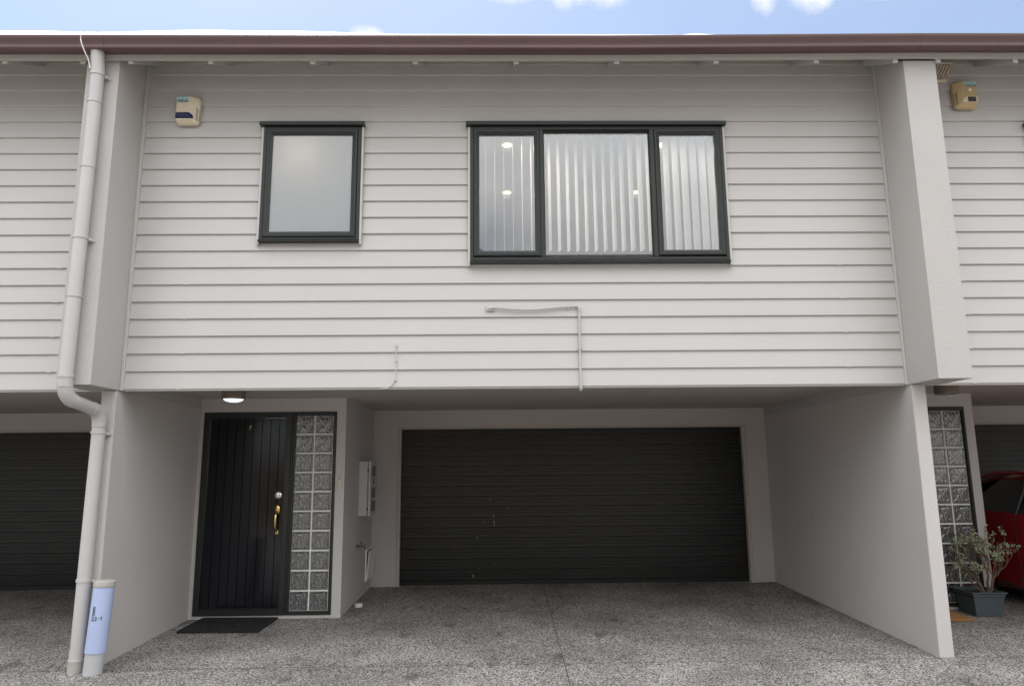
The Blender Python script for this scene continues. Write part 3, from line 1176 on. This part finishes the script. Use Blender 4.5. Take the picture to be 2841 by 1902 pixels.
# ------------------------------------------------------------------ alarm boxes
def alarm(label, loc, material, mirrored, lens):
    t = empty('alarm_box', label, 'alarm', loc, 'security alarm boxes under the eaves')
    s = -1 if mirrored else 1
    w2, h2 = .104, .133

    def poly(inset_l, inset_r, inset_t, inset_b, y, c=.022):
        x0, x1, z0, z1 = -w2 + inset_l, w2 - inset_r, -h2 + inset_b, h2 - inset_t
        return [(s * x, y, z) for x, z in ((x0 + c, z0), (x1 - c, z0), (x1, z0 + c), (x1, z1 - c), (x1 - c, z1), (x0 + c, z1), (x0, z1 - c), (x0, z0 + c))]
    rings = [poly(0, 0, 0, 0, -.002), poly(0, 0, 0, 0, -.030), poly(.004, .006, .004, .006, -.040), poly(.012, .058, .012, .030, -.068, .010)]
    V = sum(rings, [])
    F = [tuple(range(8)), tuple(range(24, 32))]
    for k in range(3):
        for q in range(8):
            F.append((k * 8 + q, k * 8 + (q + 1) % 8, (k + 1) * 8 + (q + 1) % 8, (k + 1) * 8 + q))
    MB().add(V, F).build('housing', material, t, smooth=False, bevel=.003)
    # sticker
    sx = s * -.040
    MB().box(sx - .054, sx + .054, -.0700, -.0686, .066, .1185).build('sticker', 'sticker', t)
    st = kids(t)[-1]
    MB().box(sx - .0515, sx + .0515, -.0708, -.0701, .0845, .1165).build('teal_band', 'teal', st)
    MB().box(sx - .0515, sx + .0515, -.0708, -.0701, .067, .0838).build('black_band', 'ink', st)
    text_part('HINES', .036, 'sticker', st, (sx, -.0712, .1005), (math.radians(90), 0, 0), 'lettering', .0004, 1.06)
    text_part('SECURITY', .0165, 'sticker', st, (sx, -.0712, .0755), (math.radians(90), 0, 0), 'lettering', .0004, 1.30)
    MB().lathe([(.004, 0), (.015, 0), (.015, .003), (.011, .0045), (.004, .003)], (s * -.034, -.0675, .035), 'Y', 20).build('screw_cover', material if lens == 'blue' else 'white', t)
    # siren slots
    for k in range(6):
        z = .018 - k * .021
        MB().add([(s * (.080), -.0520, z), (s * .105, -.0285, z - .016), (s * .105, -.0285, z - .024), (s * .080, -.0520, z - .008),
                  (s * (.0815), -.0535, z), (s * .1065, -.030, z - .016), (s * .1065, -.030, z - .024), (s * .0815, -.0535, z - .008)],
                 [(0, 1, 2, 3), (4, 5, 6, 7), (0, 4, 5, 1), (3, 7, 6, 2), (0, 4, 7, 3), (1, 5, 6, 2)]).build('siren_slot', 'black', t)
    # strobe window
    if lens == 'blue':
        out_ = [(-.098, -.036), (-.088, -.028), (.020, -.028), (.045, -.042), (.066, -.076), (.062, -.092), (-.088, -.092), (-.100, -.080)]
        inn_ = [(-.085, -.040), (-.080, -.036), (.012, -.036), (.030, -.047), (.046, -.070), (.044, -.080), (-.080, -.080), (-.086, -.074)]
        V = [(s * x, -.064, z) for x, z in out_] + [(s * x, -.078, z) for x, z in inn_]
        F = [tuple(range(8)), tuple(range(8, 16))] + [(q, (q + 1) % 8, 8 + (q + 1) % 8, 8 + q) for q in range(8)]
        MB().add(V, F).build('strobe_lens', 'bluelens', t, bevel=.002)
        rm_ = MB()
        V = [(s * x * 1.06 + .0008, -.0615, (z + .056) * 1.18 - .056) for x, z in out_] + [(s * x, -.0712, z) for x, z in out_]
        rm_.add(V, [(q, (q + 1) % 8, 8 + (q + 1) % 8, 8 + q) for q in range(8)])
        rm_.build('lens_rim', 'cream', t)
    else:
        out_ = [(-.098, -.036), (-.088, -.028), (.0, -.028), (.030, -.045), (.048, -.070), (.044, -.084), (-.088, -.084), (-.100, -.072)]
        V = [(s * x, -.062, z) for x, z in out_] + [(s * x * .97, -.0705, z) for x, z in out_]
        MB().add(V, [tuple(range(8)), tuple(range(8, 16))] + [(q, (q + 1) % 8, 8 + (q + 1) % 8, 8 + q) for q in range(8)]).build('strobe_seat', 'cream', t)
        MB().box(min(s * -.078, s * -.004), max(s * -.078, s * -.004), -.0725, -.0708, -.080, -.034).build('empty_socket', 'black', t)
        MB().tube([(s * -.070, -.074, -.066), (s * -.06, -.076, -.050), (s * -.04, -.075, -.056), (s * -.02, -.076, -.047), (s * -.012, -.075, -.062), (s * -.05, -.075, -.068)], .004, 8).build('loose_wiring', 'brassold', t)
    return t


alarm('cream alarm box with a blue strobe lens, high on the boards of the middle house', (-2.790, 0, 4.686), 'cream', False, 'blue')
alarm('yellowed alarm box missing its lens, on the right hand house near the vent', (4.300, 0, 4.835), 'tan', True, 'none')

# vent hood
vh = empty('wall_vent', 'beige louvred vent cowl under the eaves right of the party wall', 'vent', (4.03, 0, 5.0))
m = MB()
V = [(-.13, 0, .16), (.13, 0, .16), (.13, -.13, .105), (-.13, -.13, .105), (-.13, 0, .0), (.13, 0, .0), (.13, -.13, .090), (-.13, -.13, .090)]
m.add(V, [(0, 1, 2, 3), (3, 2, 6, 7), (1, 5, 6, 2), (0, 3, 7, 4)])
m.build('cowl', 'cream', vh)
m = MB()
for k in range(9):
    x = -.115 + k * .0288
    m.add([(x, -.004, .004), (x + .006, -.004, .004), (x + .006, -.122, .084), (x, -.122, .084), (x, -.004, .018), (x + .006, -.004, .018), (x + .006, -.122, .094), (x, -.122, .094)],
          [(0, 1, 2, 3), (4, 5, 6, 7), (0, 4, 7, 3), (1, 5, 6, 2), (0, 1, 5, 4), (3, 2, 6, 7)])
m.build('louvre', 'cream', vh)
MB().bbox(-.135, .135, -.022, .0, -.022, .003, .003).build('flange', 'cream', vh)

# ------------------------------------------------------------------ conduit and cable on the boards
cn = empty('conduit', 'pale conduit that sags under the wide window then drops to the bottom board edge', 'conduit', (.69, -.02, 2.16))
pth = [(-.085, -.016, 2.857), (-.03, -.018, 2.862), (.05, -.020, 2.853), (.136, -.020, 2.846), (.23, -.020, 2.842), (.317, -.020, 2.844), (.41, -.018, 2.852), (.50, -.016, 2.862), (.60, -.014, 2.869), (.660, -.014, 2.872)]
S2 = lambda l: [(x - .69, y + .02, z - 2.16) for x, y, z in l]
MB().tube(S2(pth), .0095, 12).build('sagging_run', 'trim', cn, smooth=True)
MB().tube(S2([(.655, -.014, 2.872)] + arc((.672, -.014, 2.872), (.694, -.014, 2.872), (.694, -.014, 2.848), 5) + [(.694, -.014, 2.832)]), .0125, 12).build('elbow', 'trim', cn, smooth=True)
MB().tube(S2([(.694, -.014, 2.84), (.692, -.013, 2.60), (.690, -.013, 2.42), (.692, -.016, 2.168)]), .0095, 12).build('drop_run', 'trim', cn, smooth=True)
MB().tube(S2([(.692, -.016, 2.185), (.692, -.018, 2.160), (.692, -.010, 2.148), (.692, .02, 2.146)]), .014, 12).build('end_elbow', 'trim', cn, smooth=True)
MB().bbox(-.118 - .69, -.045 - .69, .004, .016, 2.832 - 2.16, 2.878 - 2.16, .006).build('entry_plate', 'trim', cn)
MB().tube(S2([(-.092, .0, 2.857), (-.092, -.014, 2.857), (-.06, -.018, 2.859)]), .013, 12).build('entry_elbow', 'trim', cn, smooth=True)
for (x, z, hz) in ((.600, 2.869, 0), (.691, 2.50, 1)):
    if hz:
        MB().bbox(x - .69 - .026, x - .69 + .026, .001, .010, z - 2.16 - .006, z - 2.16 + .006, .002).build('saddle', 'trim', cn)
        MB().tube(S2([(x, -.013, z - .006), (x, -.013, z + .006)]), .0120, 12).build('saddle', 'trim', cn)
    else:
        MB().bbox(x - .69 - .006, x - .69 + .006, .001, .012, z - 2.16 - .024, z - 2.16 + .024, .002).build('saddle', 'trim', cn)
        MB().tube(S2([(x - .006, -.014, z), (x + .006, -.014, z)]), .0120, 12).build('saddle', 'trim', cn)
cb = empty('wall_cable', 'thin painted cable curling off the bottom boards between the lamp and the conduit', 'cable', (-.885, 0, 2.16))
S3 = lambda l: [(x + .885, y, z - 2.16) for x, y, z in l]
MB().tube(S3([(-.880, -.004, 2.556), (-.886, -.006, 2.545), (-.885, -.005, 2.395), (-.886, -.005, 2.314), (-.890, -.006, 2.25), (-.900, -.006, 2.22), (-.925, -.007, 2.190), (-.960, -.007, 2.170), (-1.014, -.004, 2.163)]),
          .0042, 8).build('cable_run', 'cable', cb, smooth=True)
for z in (2.53, 2.40, 2.235):
    MB().bbox(-.894 + .885 - (.006 if z < 2.3 else 0), -.875 + .885, -.011, .008, z - 2.16 - .003, z - 2.16 + .003, .001).build('clip', 'cable', cb)


# ------------------------------------------------------------------ soffit lamps
def lamp(label, x, y, broken):
    t = empty('soffit_lamp', label, 'lamp', (x, y, ZS), 'round lamps under the carport soffits')
    MB().lathe([(.05, -.001), (.106, -.001), (.109, -.01), (.109, -.096), (.104, -.102), (.096, -.098)], seg=36).build('lamp_body', 'bronze', t, smooth=True)
    if not broken:
        MB().lathe([(.094, -.094), (.090, -.104), (.072, -.118), (.04, -.127), (.008, -.130)], seg=32).build('lens', 'lens', t, smooth=True)
    else:
        MB().lathe([(.088, -.085), (.06, -.086), (.02, -.087)], seg=24).build('bare_reflector', 'black', t, smooth=True)
        m = MB()
        m.bbox(-.045, .035, -.010, .010, -.118, -.112, .002)
        m.bbox(-.010, .010, -.040, .040, -.126, -.119, .002)
        m.bbox(-.004, .004, -.004, .004, -.112, -.08, .001)
        m.build('broken_lens_piece', 'white', t)
    return t


lamp('round metal soffit lamp with a glass dome, above the black front door', -2.506, .70, False)
lamp('round metal soffit lamp with only a broken white lens scrap, right of the party wall', 4.285, .70, True)

# ------------------------------------------------------------------ doorbell
db = empty('doorbell', 'slim cream doorbell plate on the wall beside the glass blocks', 'doorbell', (-1.698, YD, 1.377))
MB().bbox(-.013, .013, -.013, 0, -.063, .063, .005).build('plate', 'cream', db)
MB().bbox(-.006, .006, -.018, -.012, .020, .042, .002).build('push_button', 'brassold', db)

# ------------------------------------------------------------------ meter box, tap, hatch, cap
mb = empty('meter_box', 'pale grey meter box on the return wall beside the roller door', 'meter box', (XRET, 2.48, .965))
MB().bbox(0, .100, 0, .42, 0, .625, .004).build('cabinet', 'meter', mb)
dr = MB().bbox(.106, .134, -.004, .424, -.004, .629, .008).build('cabinet_door', 'meter', mb)
for (z0, z1) in ((.45, .57), (.20, .32), (.045, .165)):
    MB().bbox(.1335, .1365, .09, .33, z0, z1, .002).build('viewing_window', 'meterglass', dr)
MB().bbox(.1335, .139, .18, .21, .355, .43, .002).build('latch_slot', 'black', dr)
for z in (.08, .525):
    MB().bbox(.099, .112, -.012, .01, z - .014, z + .014, .002).build('hinge', 'black', mb)

tp = empty('garden_tap', 'small dull brass garden tap on the return wall under the meter box', 'tap', (XRET, 2.44, .635))
MB().tube([(0, 0, 0), (.05, 0, 0), (.085, 0, -.003), (.100, 0, -.022), (.103, 0, -.045)], [.011, .011, .013, .011, .010], 12).build('spout', 'brassold', tp, smooth=True)
MB().tube([(.055, 0, .008), (.055, 0, .035)], .006, 10).build('spindle', 'brassold', tp)
MB().bbox(.045, .065, -.032, .032, .034, .043, .003).build('tap_handle', 'brassold', tp)
MB().lathe([(.006, 0), (.022, 0), (.022, .004), (.010, .007)], (0, 0, 0), 'X', 16).build('wall_flange', 'brassold', tp)

ht = empty('access_hatch', 'small white hatch with its flap ajar, low on the return wall by the garage', 'hatch', (XRET, 3.0, .16))
frm = MB()
frm.bbox(0, .020, 0, .022, 0, .375, .002)
frm.bbox(0, .020, .36, .382, 0, .375, .002)
frm.bbox(0, .020, .022, .36, 0, .022, .002)
frm.bbox(0, .020, .022, .36, .353, .375, .002)
frm.build('hatch_frame', 'white', ht)
MB().bbox(.004, .006, .022, .36, .022, .353, .0005).build('dark_cavity', 'black', ht)
fl = MB().bbox(0, .012, 0, .33, 0, .335, .003).build('flap', 'white', ht, loc=(.014, .024, .02))
fl.rotation_euler = (0, math.radians(4), math.radians(-2.5))

cp = MB().lathe([(.010, 0), (.041, 0), (.043, .008), (.043, .030), (.040, .036), (.010, .037)], seg=28)
cpo = cp.build('drain_cap', 'white', smooth=True, loc=(-1.566, 2.21, ground_z(2.2)))
tag(cpo, 'small round white cap on the ground at the foot of the return wall', 'cap')

# ------------------------------------------------------------------ door mats
m = MB()
gzm = ground_z(1.4)
m.bbox(-.385, .385, -.29, .29, .0, .014, .005)
for s_ in (-1, 1):
    m.bbox(s_ * .378 - .008, s_ * .378 + .008, -.285, .285, .0135, .020, .002)
    m.bbox(-.368, .368, s_ * .283 - .007, s_ * .283 + .007, .0135, .020, .002)
for i in range(3):
    for k in range(9):
        m.lathe([(.003, .0135), (.020, .0135), (.018, .018), (.010, .018), (.008, .0145)], ((k - 4) * .078, (i - 1) * .15, 0), 'Z', 12)
mo = m.build('doormat', 'rubber', loc=(-2.668, 1.372, gzm + .002))
mo.rotation_euler = (math.atan(.0195), 0, math.radians(-1.5))
tag(mo, 'black rubber doormat on the driveway before the black front door', 'doormat')
m = MB().bbox(-.36, .36, -.22, .22, 0, .018, .004)
mo = m.build('doormat', 'coir', loc=(4.245, 1.39, ground_z(1.39) + .002))
mo.rotation_euler = (math.atan(.0195), 0, math.radians(-2))
tag(mo, 'orange brown coir doormat corner showing beside the planter', 'doormat')

# ------------------------------------------------------------------ leaf litter
rnd = random.Random(11)
m = MB()


def leaf_at(mb, p, size, rnd, flat=True):
    a = rnd.uniform(0, 6.28)
    t = rnd.uniform(-.5, .5)
    u = Vector((math.cos(a), math.sin(a), t * .4)) * size
    v = Vector((-math.sin(a), math.cos(a), rnd.uniform(-.3, .3))) * size * .35
    p = Vector(p)
    mb.add([p - u, p + v, p + u, p - v], [(0, 1, 2, 3)])


for i in range(420):
    t = rnd.random() ** 1.6
    y = 3.35 - t * 3.2
    x = XRI - .008 - abs(rnd.gauss(0, .045 * (1 - t) + .010))
    leaf_at(m, (x, y, ground_z(y) + .006 + rnd.random() * .010), rnd.uniform(.004, .013), rnd)
for i in range(60):
    leaf_at(m, (3.45 - abs(rnd.gauss(0, .12)), 3.38 - abs(rnd.gauss(0, .03)), ground_z(3.3) + .006 + rnd.random() * .01), rnd.uniform(.004, .012), rnd)
for i in range(70):
    x = rnd.uniform(-3.16, -1.7)
    leaf_at(m, (x, 1.66 - abs(rnd.gauss(0, .018)), ground_z(1.65) + .005 + rnd.random() * .006), rnd.uniform(.003, .010), rnd)
for i in range(50):
    y = rnd.uniform(0, 1.6)
    leaf_at(m, (XLI + .01 + abs(rnd.gauss(0, .015)), y, ground_z(y) + .006), rnd.uniform(.003, .009), rnd)
for (x, y, s_) in ((-2.90, 1.60, .022), (-2.42, 1.57, .014), (-2.45, 1.45, .007), (-2.78, 1.18, .007), (-2.95, 1.42, .006), (-2.5, 1.3, .006)):
    leaf_at(m, (x, y, ground_z(y) + .03), s_, rnd)
tag(m.build('leaf_litter', 'litter'), 'dry brown leaf scraps along the foot of the walls', 'leaves', kind='stuff')

# ------------------------------------------------------------------ planter and its shrub
PX, PY = 4.865, 1.475
pz = ground_z(1.45)
pl = empty('planter', 'dark blue grey plastic trough planter behind the right party wall', 'planter', (PX, PY, pz))
pl.rotation_euler = (0, 0, math.radians(-3))


def ring(hx, hy, z):
    return [(-hx, -hy, z), (hx, -hy, z), (hx, hy, z), (-hx, hy, z)]


m = MB()
rr = [ring(.127, .145, 0), ring(.150, .172, .195), ring(.158, .180, .196), ring(.158, .180, .222), ring(.174, .194, .224), ring(.174, .194, .238), ring(.156, .178, .238), ring(.150, .170, .19)]
V = sum(rr, [])
F = [(0, 1, 2, 3)]
for k in range(len(rr) - 1):
    for q in range(4):
        F.append((k * 4 + q, k * 4 + (q + 1) % 4, (k + 1) * 4 + (q + 1) % 4, (k + 1) * 4 + q))
m.add(V, F).build('trough', 'planter', pl, bevel=.003)
MB().box(-.150, .150, -.170, .170, .18, .205).build('soil', 'soil', pl)

sh = empty('shrub', 'sparse jade shrub with twisted brown stems growing in the planter', 'plant', (PX + .065, PY - .03, pz + .205))
sh.scale = (.88, .88, 1.0)
rnd = random.Random(29)
br = MB()
lv = MB()
leaves = []


def branch(p, d, L, r, depth):
    pts = [p.copy()]
    n = 4
    q = p.copy()
    dd = d.copy()
    for i in range(n):
        dd = (dd + Vector((rnd.uniform(-.35, .35), rnd.uniform(-.35, .35), rnd.uniform(-.10, .30)))).normalized()
        q = q + dd * L / n
        pts.append(q.copy())
    br.tube(pts, [r * (1 - .45 * i / n) for i in range(n + 1)], 7)
    if depth == 0:
        for k in range(rnd.randint(8, 11)):
            leaves.append((pts[rnd.randint(2, n)] + Vector((rnd.gauss(0, .010), rnd.gauss(0, .010), rnd.gauss(0, .010)))))
        return
    if depth == 1:
        for k in range(2):
            leaves.append(pts[rnd.randint(2, n)] + Vector((rnd.gauss(0, .008), rnd.gauss(0, .008), rnd.gauss(0, .008))))
    nb_ = rnd.choice((2, 3, 3)) if depth > 1 else rnd.choice((2, 3))
    for k in range(nb_):
        nd = (dd * .7 + Vector((rnd.uniform(-1, 1), rnd.uniform(-.8, .8), rnd.uniform(-.25, .8)))).normalized()
        branch(pts[-1 if k < 2 else n - 1], nd, L * rnd.uniform(.55, .85), r * .58, depth - 1)


for (d, L, r) in ((Vector((-.55, .1, .9)), .24, .016), (Vector((.05, -.1, 1)), .26, .018), (Vector((.75, 0, .75)), .27, .016), (Vector((-.12, .4, .9)), .22, .012), (Vector((.35, -.4, .8)), .22, .012), (Vector((-.75, -.15, .55)), .17, .010)):
    branch(Vector((d.x * .04, d.y * .04, -.01)), d.normalized(), L, r, 3)
br.build('branches', 'bark', sh, smooth=True)
for p in leaves:
    u = Vector((rnd.uniform(-1, 1), rnd.uniform(-1, 1), rnd.uniform(-.4, .8))).normalized()
    v = u.cross(Vector((rnd.uniform(-1, 1), rnd.uniform(-1, 1), rnd.uniform(-1, 1)))).normalized()
    nn = u.cross(v)
    s_ = rnd.uniform(.012, .021)
    lv.add([p, p + u * s_ * .8 + v * s_ * .65 + nn * .002, p + u * s_ * 1.9, p + u * s_ * .8 - v * s_ * .65 + nn * .002, p + u * s_ * .9 - nn * .003],
           [(0, 1, 4), (1, 2, 4), (2, 3, 4), (3, 0, 4)])
tag(lv.build('leaves', 'leafmat', sh), kind='stuff')


# ------------------------------------------------------------------ red car (tail towards the roller door)
def build_car():
    t = empty('parked_car', 'glossy red hatchback parked in the carport at the right edge', 'car', (6.37, 1.32, ground_z(1.3)))
    t.rotation_euler = (0, 0, math.pi)
    # stations along the car, nose at +Y : (y, z sill, half width, z belt, half width belt, z roof, half width roof)
    ST = [(2.02, .34, .52, .62, .50, .64, .40), (1.96, .24, .66, .70, .64, .74, .52), (1.75, .19, .78, .78, .76, .82, .62), (1.40, .18, .835, .86, .81, .90, .66), (1.02, .18, .85, .92, .83, .97, .70),
          (.80, .18, .85, .945, .835, 1.04, .70), (.35, .18, .85, .955, .84, 1.30, .62), (.05, .18, .85, .96, .84, 1.405, .60), (-.45, .18, .85, .97, .84, 1.43, .60),
          (-1.0, .18, .85, .985, .835, 1.40, .585), (-1.45, .19, .845, 1.0, .82, 1.31, .56), (-1.72, .21, .82, 1.0, .79, 1.08, .60), (-1.88, .25, .78, .86, .74, .90, .60), (-1.95, .34, .66, .70, .62, .72, .5)]
    rows = []
    for (y, zs, wm, zb, wb, zr, wr) in ST:
        half = [(0, zs - .02), (wm * .9, zs - .02), (wm * .985, zs + .05), (wm, zs + (zb - zs) * .42), (wm * .995, zs + (zb - zs) * .70), (wb, zb), (wr + (wb - wr) * .10, zb + (zr - zb) * .80), (wr * .93, zr - .012 * 1), (wr * .5, zr + .012), (0, zr + .018)]
        rows.append([(x, y, z) for x, z in half])
    n = len(rows[0])
    body = MB()
    V = []
    for r in rows:
        V += r
    for r in rows:
        V += [(-x, y, z) for x, y, z in r]
    F = []
    G = []
    off = len(rows) * n
    for k in range(len(rows) - 1):
        for q in range(n - 1):
            for o_ in (0, off):
                f = (o_ + k * n + q, o_ + k * n + q + 1, o_ + (k + 1) * n + q + 1, o_ + (k + 1) * n + q)
                side = q == 5 and 5 <= k <= 9
                front = q in (6, 7, 8) and k in (5, 6)
                rear = q in (6, 7, 8) and k == 10
                if side or front or rear:
                    G.append(f + (('r' if o_ == 0 else 'l') if side else ('f' if front else 'b'),))
                else:
                    F.append(f)
    for o_ in (0, off):
        F.append(tuple(o_ + i for i in range(n)))
        F.append(tuple(o_ + (len(rows) - 1) * n + i for i in range(n)))
    body.add(V, F)
    bo = body.build('car_body', 'red', t, smooth=True)
    md = bo.modifiers.new('weld', 'WELD')
    for nm, sel in (('side_window', [g_ for g_ in G if g_[4] == 'r']), ('side_window', [g_ for g_ in G if g_[4] == 'l']),
                    ('windscreen', [g_ for g_ in G if g_[4] == 'f']), ('rear_window', [g_ for g_ in G if g_[4] == 'b'])):
        gm = MB()
        VV = [(0.0 if abs(x) < 1e-6 else x, y, z) for x, y, z in V]
        remap = [i - off if (i >= off and abs(VV[i][0]) < 1e-6) else i for i in range(len(VV))]
        gm.add(VV, [tuple(remap[i] for i in g_[:4]) for g_ in sel])
        gm.build(nm, 'carglass', t, smooth=True)
    for s_ in (-1, 1):
        p = MB()      # pillars and sill strips
        p.tube([(s_ * .835, .80, .965), (s_ * .625, .05, 1.40)], .022, 8)
        p.tube([(s_ * .625, .05, 1.402), (s_ * .60, -1.0, 1.400), (s_ * .60, -1.45, 1.31)], .020, 8)
        p.tube([(s_ * .600, -1.42, 1.30), (s_ * .80, -1.74, 1.0)], .05, 8)
        p.build('pillar', 'red', t, smooth=True)
        p = MB()
        p.tube([(s_ * .838, -.42, .96), (s_ * .645, -.42, 1.37)], .025, 8)
        p.build('window_divider', 'black', t, smooth=True)
        MB().tube([(s_ * .842, .47, .96), (s_ * .748, .44, 1.17)], .012, 8).build('quarter_divider', 'black', t, smooth=True)
        mr_ = MB()
        mr_.bbox(s_ * .93 - .09, s_ * .93 + .09, .50, .60, .98, 1.10, .03)
        mr_.build('wing_mirror', 'red', t, smooth=True)
        MB().bbox(s_ * .86 - .012, s_ * .86 + .012, -.30, -.14, .80, .83, .008).build('door_handle', 'red', t)
        MB().bbox(s_ * .60 - .14, s_ * .60 + .14, 1.86, 1.985, .58, .70, .03).build('headlight', 'lamp_clear', t)
        MB().bbox(s_ * .70 - .09, s_ * .70 + .09, -1.93, -1.80, .70, .90, .02).build('tail_light', 'lamp_red', t)
        MB().tube([(s_ * .846, -.42, .93), (s_ * .853, -.42, .62), (s_ * .850, -.42, .26)], .004, 6).build('door_seam', 'black', t)
        for y in (1.25, -1.25):
            a = MB().lathe([(.10, 0), (.345, 0), (.345, .02), (.10, .02)], (s_ * .838 - .005, y, .34), 'X', 32).build('wheel_arch', 'black', t)
            wv = MB().lathe([(.19, -.09), (.29, -.09), (.305, -.06), (.305, .06), (.29, .09), (.19, .09)], (s_ * .79, y, .303), 'X', 36).build('wheel', 'tyre', t, smooth=True)
            rim = MB()
            rim.lathe([(.01, .0), (.19, .0), (.20, .012), (.01, .02)], (s_ * .885 - .006, y, .303), 'X', 36)
            rim.build('rim', 'rim', wv, smooth=True)
    return t


build_car()

# ------------------------------------------------------------------ indoors: vertical blind and lights seen through the glass
vb = empty('vertical_blind', 'white vertical slat blind behind the wide window', 'blind', (.89, .135, 3.40))
MB().bbox(-1.14, 1.14, -.022, .022, 1.135, 1.175, .004).build('headrail', 'slat', vb)
proto = None
for k in range(27):
    x = -.19 + k * .0833
    phi = math.radians((4 if x < .36 else 14 + 17 * max(0, x - 1.0)) + random.Random(k).uniform(-1.5, 1.5))
    if proto is None:
        m = MB()
        nseg = 6
        V = []
        for zz in (0, 1.09):
            for q in range(nseg + 1):
                t = q / nseg - .5
                V.append((.002 * (1 - 4 * t * t), t * .089, zz))
        F = [(q, q + 1, nseg + 2 + q, nseg + 1 + q) for q in range(nseg)]
        m.add(V, F)
        m.bbox(-.002, .004, -.012, .012, 1.09, 1.135, .001)
        proto = m.build('slat', 'slat', vb)
        o = proto
    else:
        o = proto.copy()
        COL.objects.link(o)
        o.parent = vb
    o.location = (x - .90, 0, .015)
    o.rotation_euler = (0, 0, phi)
LB = ('left of the two downlights nearest the wide window', 'left of the two downlights deeper in the room', 'right of the two downlights deeper in the room', 'right of the two downlights nearest the wide window')
for (x, y), lb in zip(((.087, .512), (.096, 1.74), (1.581, 1.74), (1.60, .515)), LB):
    t = empty('downlight', 'warm ceiling light, ' + lb, 'light', (x, y, 4.62), 'ceiling downlights seen through the wide window')
    MB().lathe([(.046, -.001), (.060, -.001), (.060, -.006), (.046, -.008)], seg=28).build('bezel', 'white', t, smooth=True)
    MB().lathe([(.002, -.0085), (.050, -.0085), (.050, -.012), (.002, -.012)], seg=28).build('lamp_face', 'downlight', t)
    ld = bpy.data.lights.new('downlight_beam', 'SPOT')
    ld.energy = 26
    ld.color = (1, .86, .68)
    ld.spot_size = math.radians(165)
    ld.spot_blend = 1.0
    ld.shadow_soft_size = .05
    lo = bpy.data.objects.new('downlight_beam', ld)
    COL.objects.link(lo)
    lo.parent = t
    lo.location = (0, 0, -.02)
bl = MB().lathe([(.004, .09), (.045, .085), (.075, .045), (.085, 0), (.06, -.04), (.004, -.055)], seg=20).build('ceiling_lamp', 'bulb', smooth=True, loc=(-1.78, .24, 4.27))
tag(bl, 'warm glowing lamp blurred behind the frosted window', 'lamp')

# ------------------------------------------------------------------ across the lane, seen only as reflections
fe = empty('timber_fence', 'brown paling fence across the lane, mirrored in the glossy door', 'fence', (0, -10.5, -.08))
m = MB()
for k in range(240):
    x = -18 + k * .15
    m.box(x, x + .14, -.02, .0, 0, 1.85 + .03 * math.sin(k * 1.7))
m.build('palings', 'fence', fe)
bh = empty('opposite_house', 'dark roofed house across the lane, mirrored low in the windows', 'house', (-2.2, -13.0, -.08))
MB().box(-3.4, 3.4, -5, 0, 0, 5.9).build('house_wall', 'brick', bh)
m = MB()
m.add([(-3.8, .5, 5.8), (3.8, .5, 5.8), (3.8, -5.5, 5.8), (-3.8, -5.5, 5.8), (-1.6, -2.5, 8.35), (1.6, -2.5, 8.35)], [(0, 1, 5, 4), (1, 2, 5), (2, 3, 4, 5), (3, 0, 4), (0, 3, 2, 1)])
m.build('roof', 'darkroof', bh)
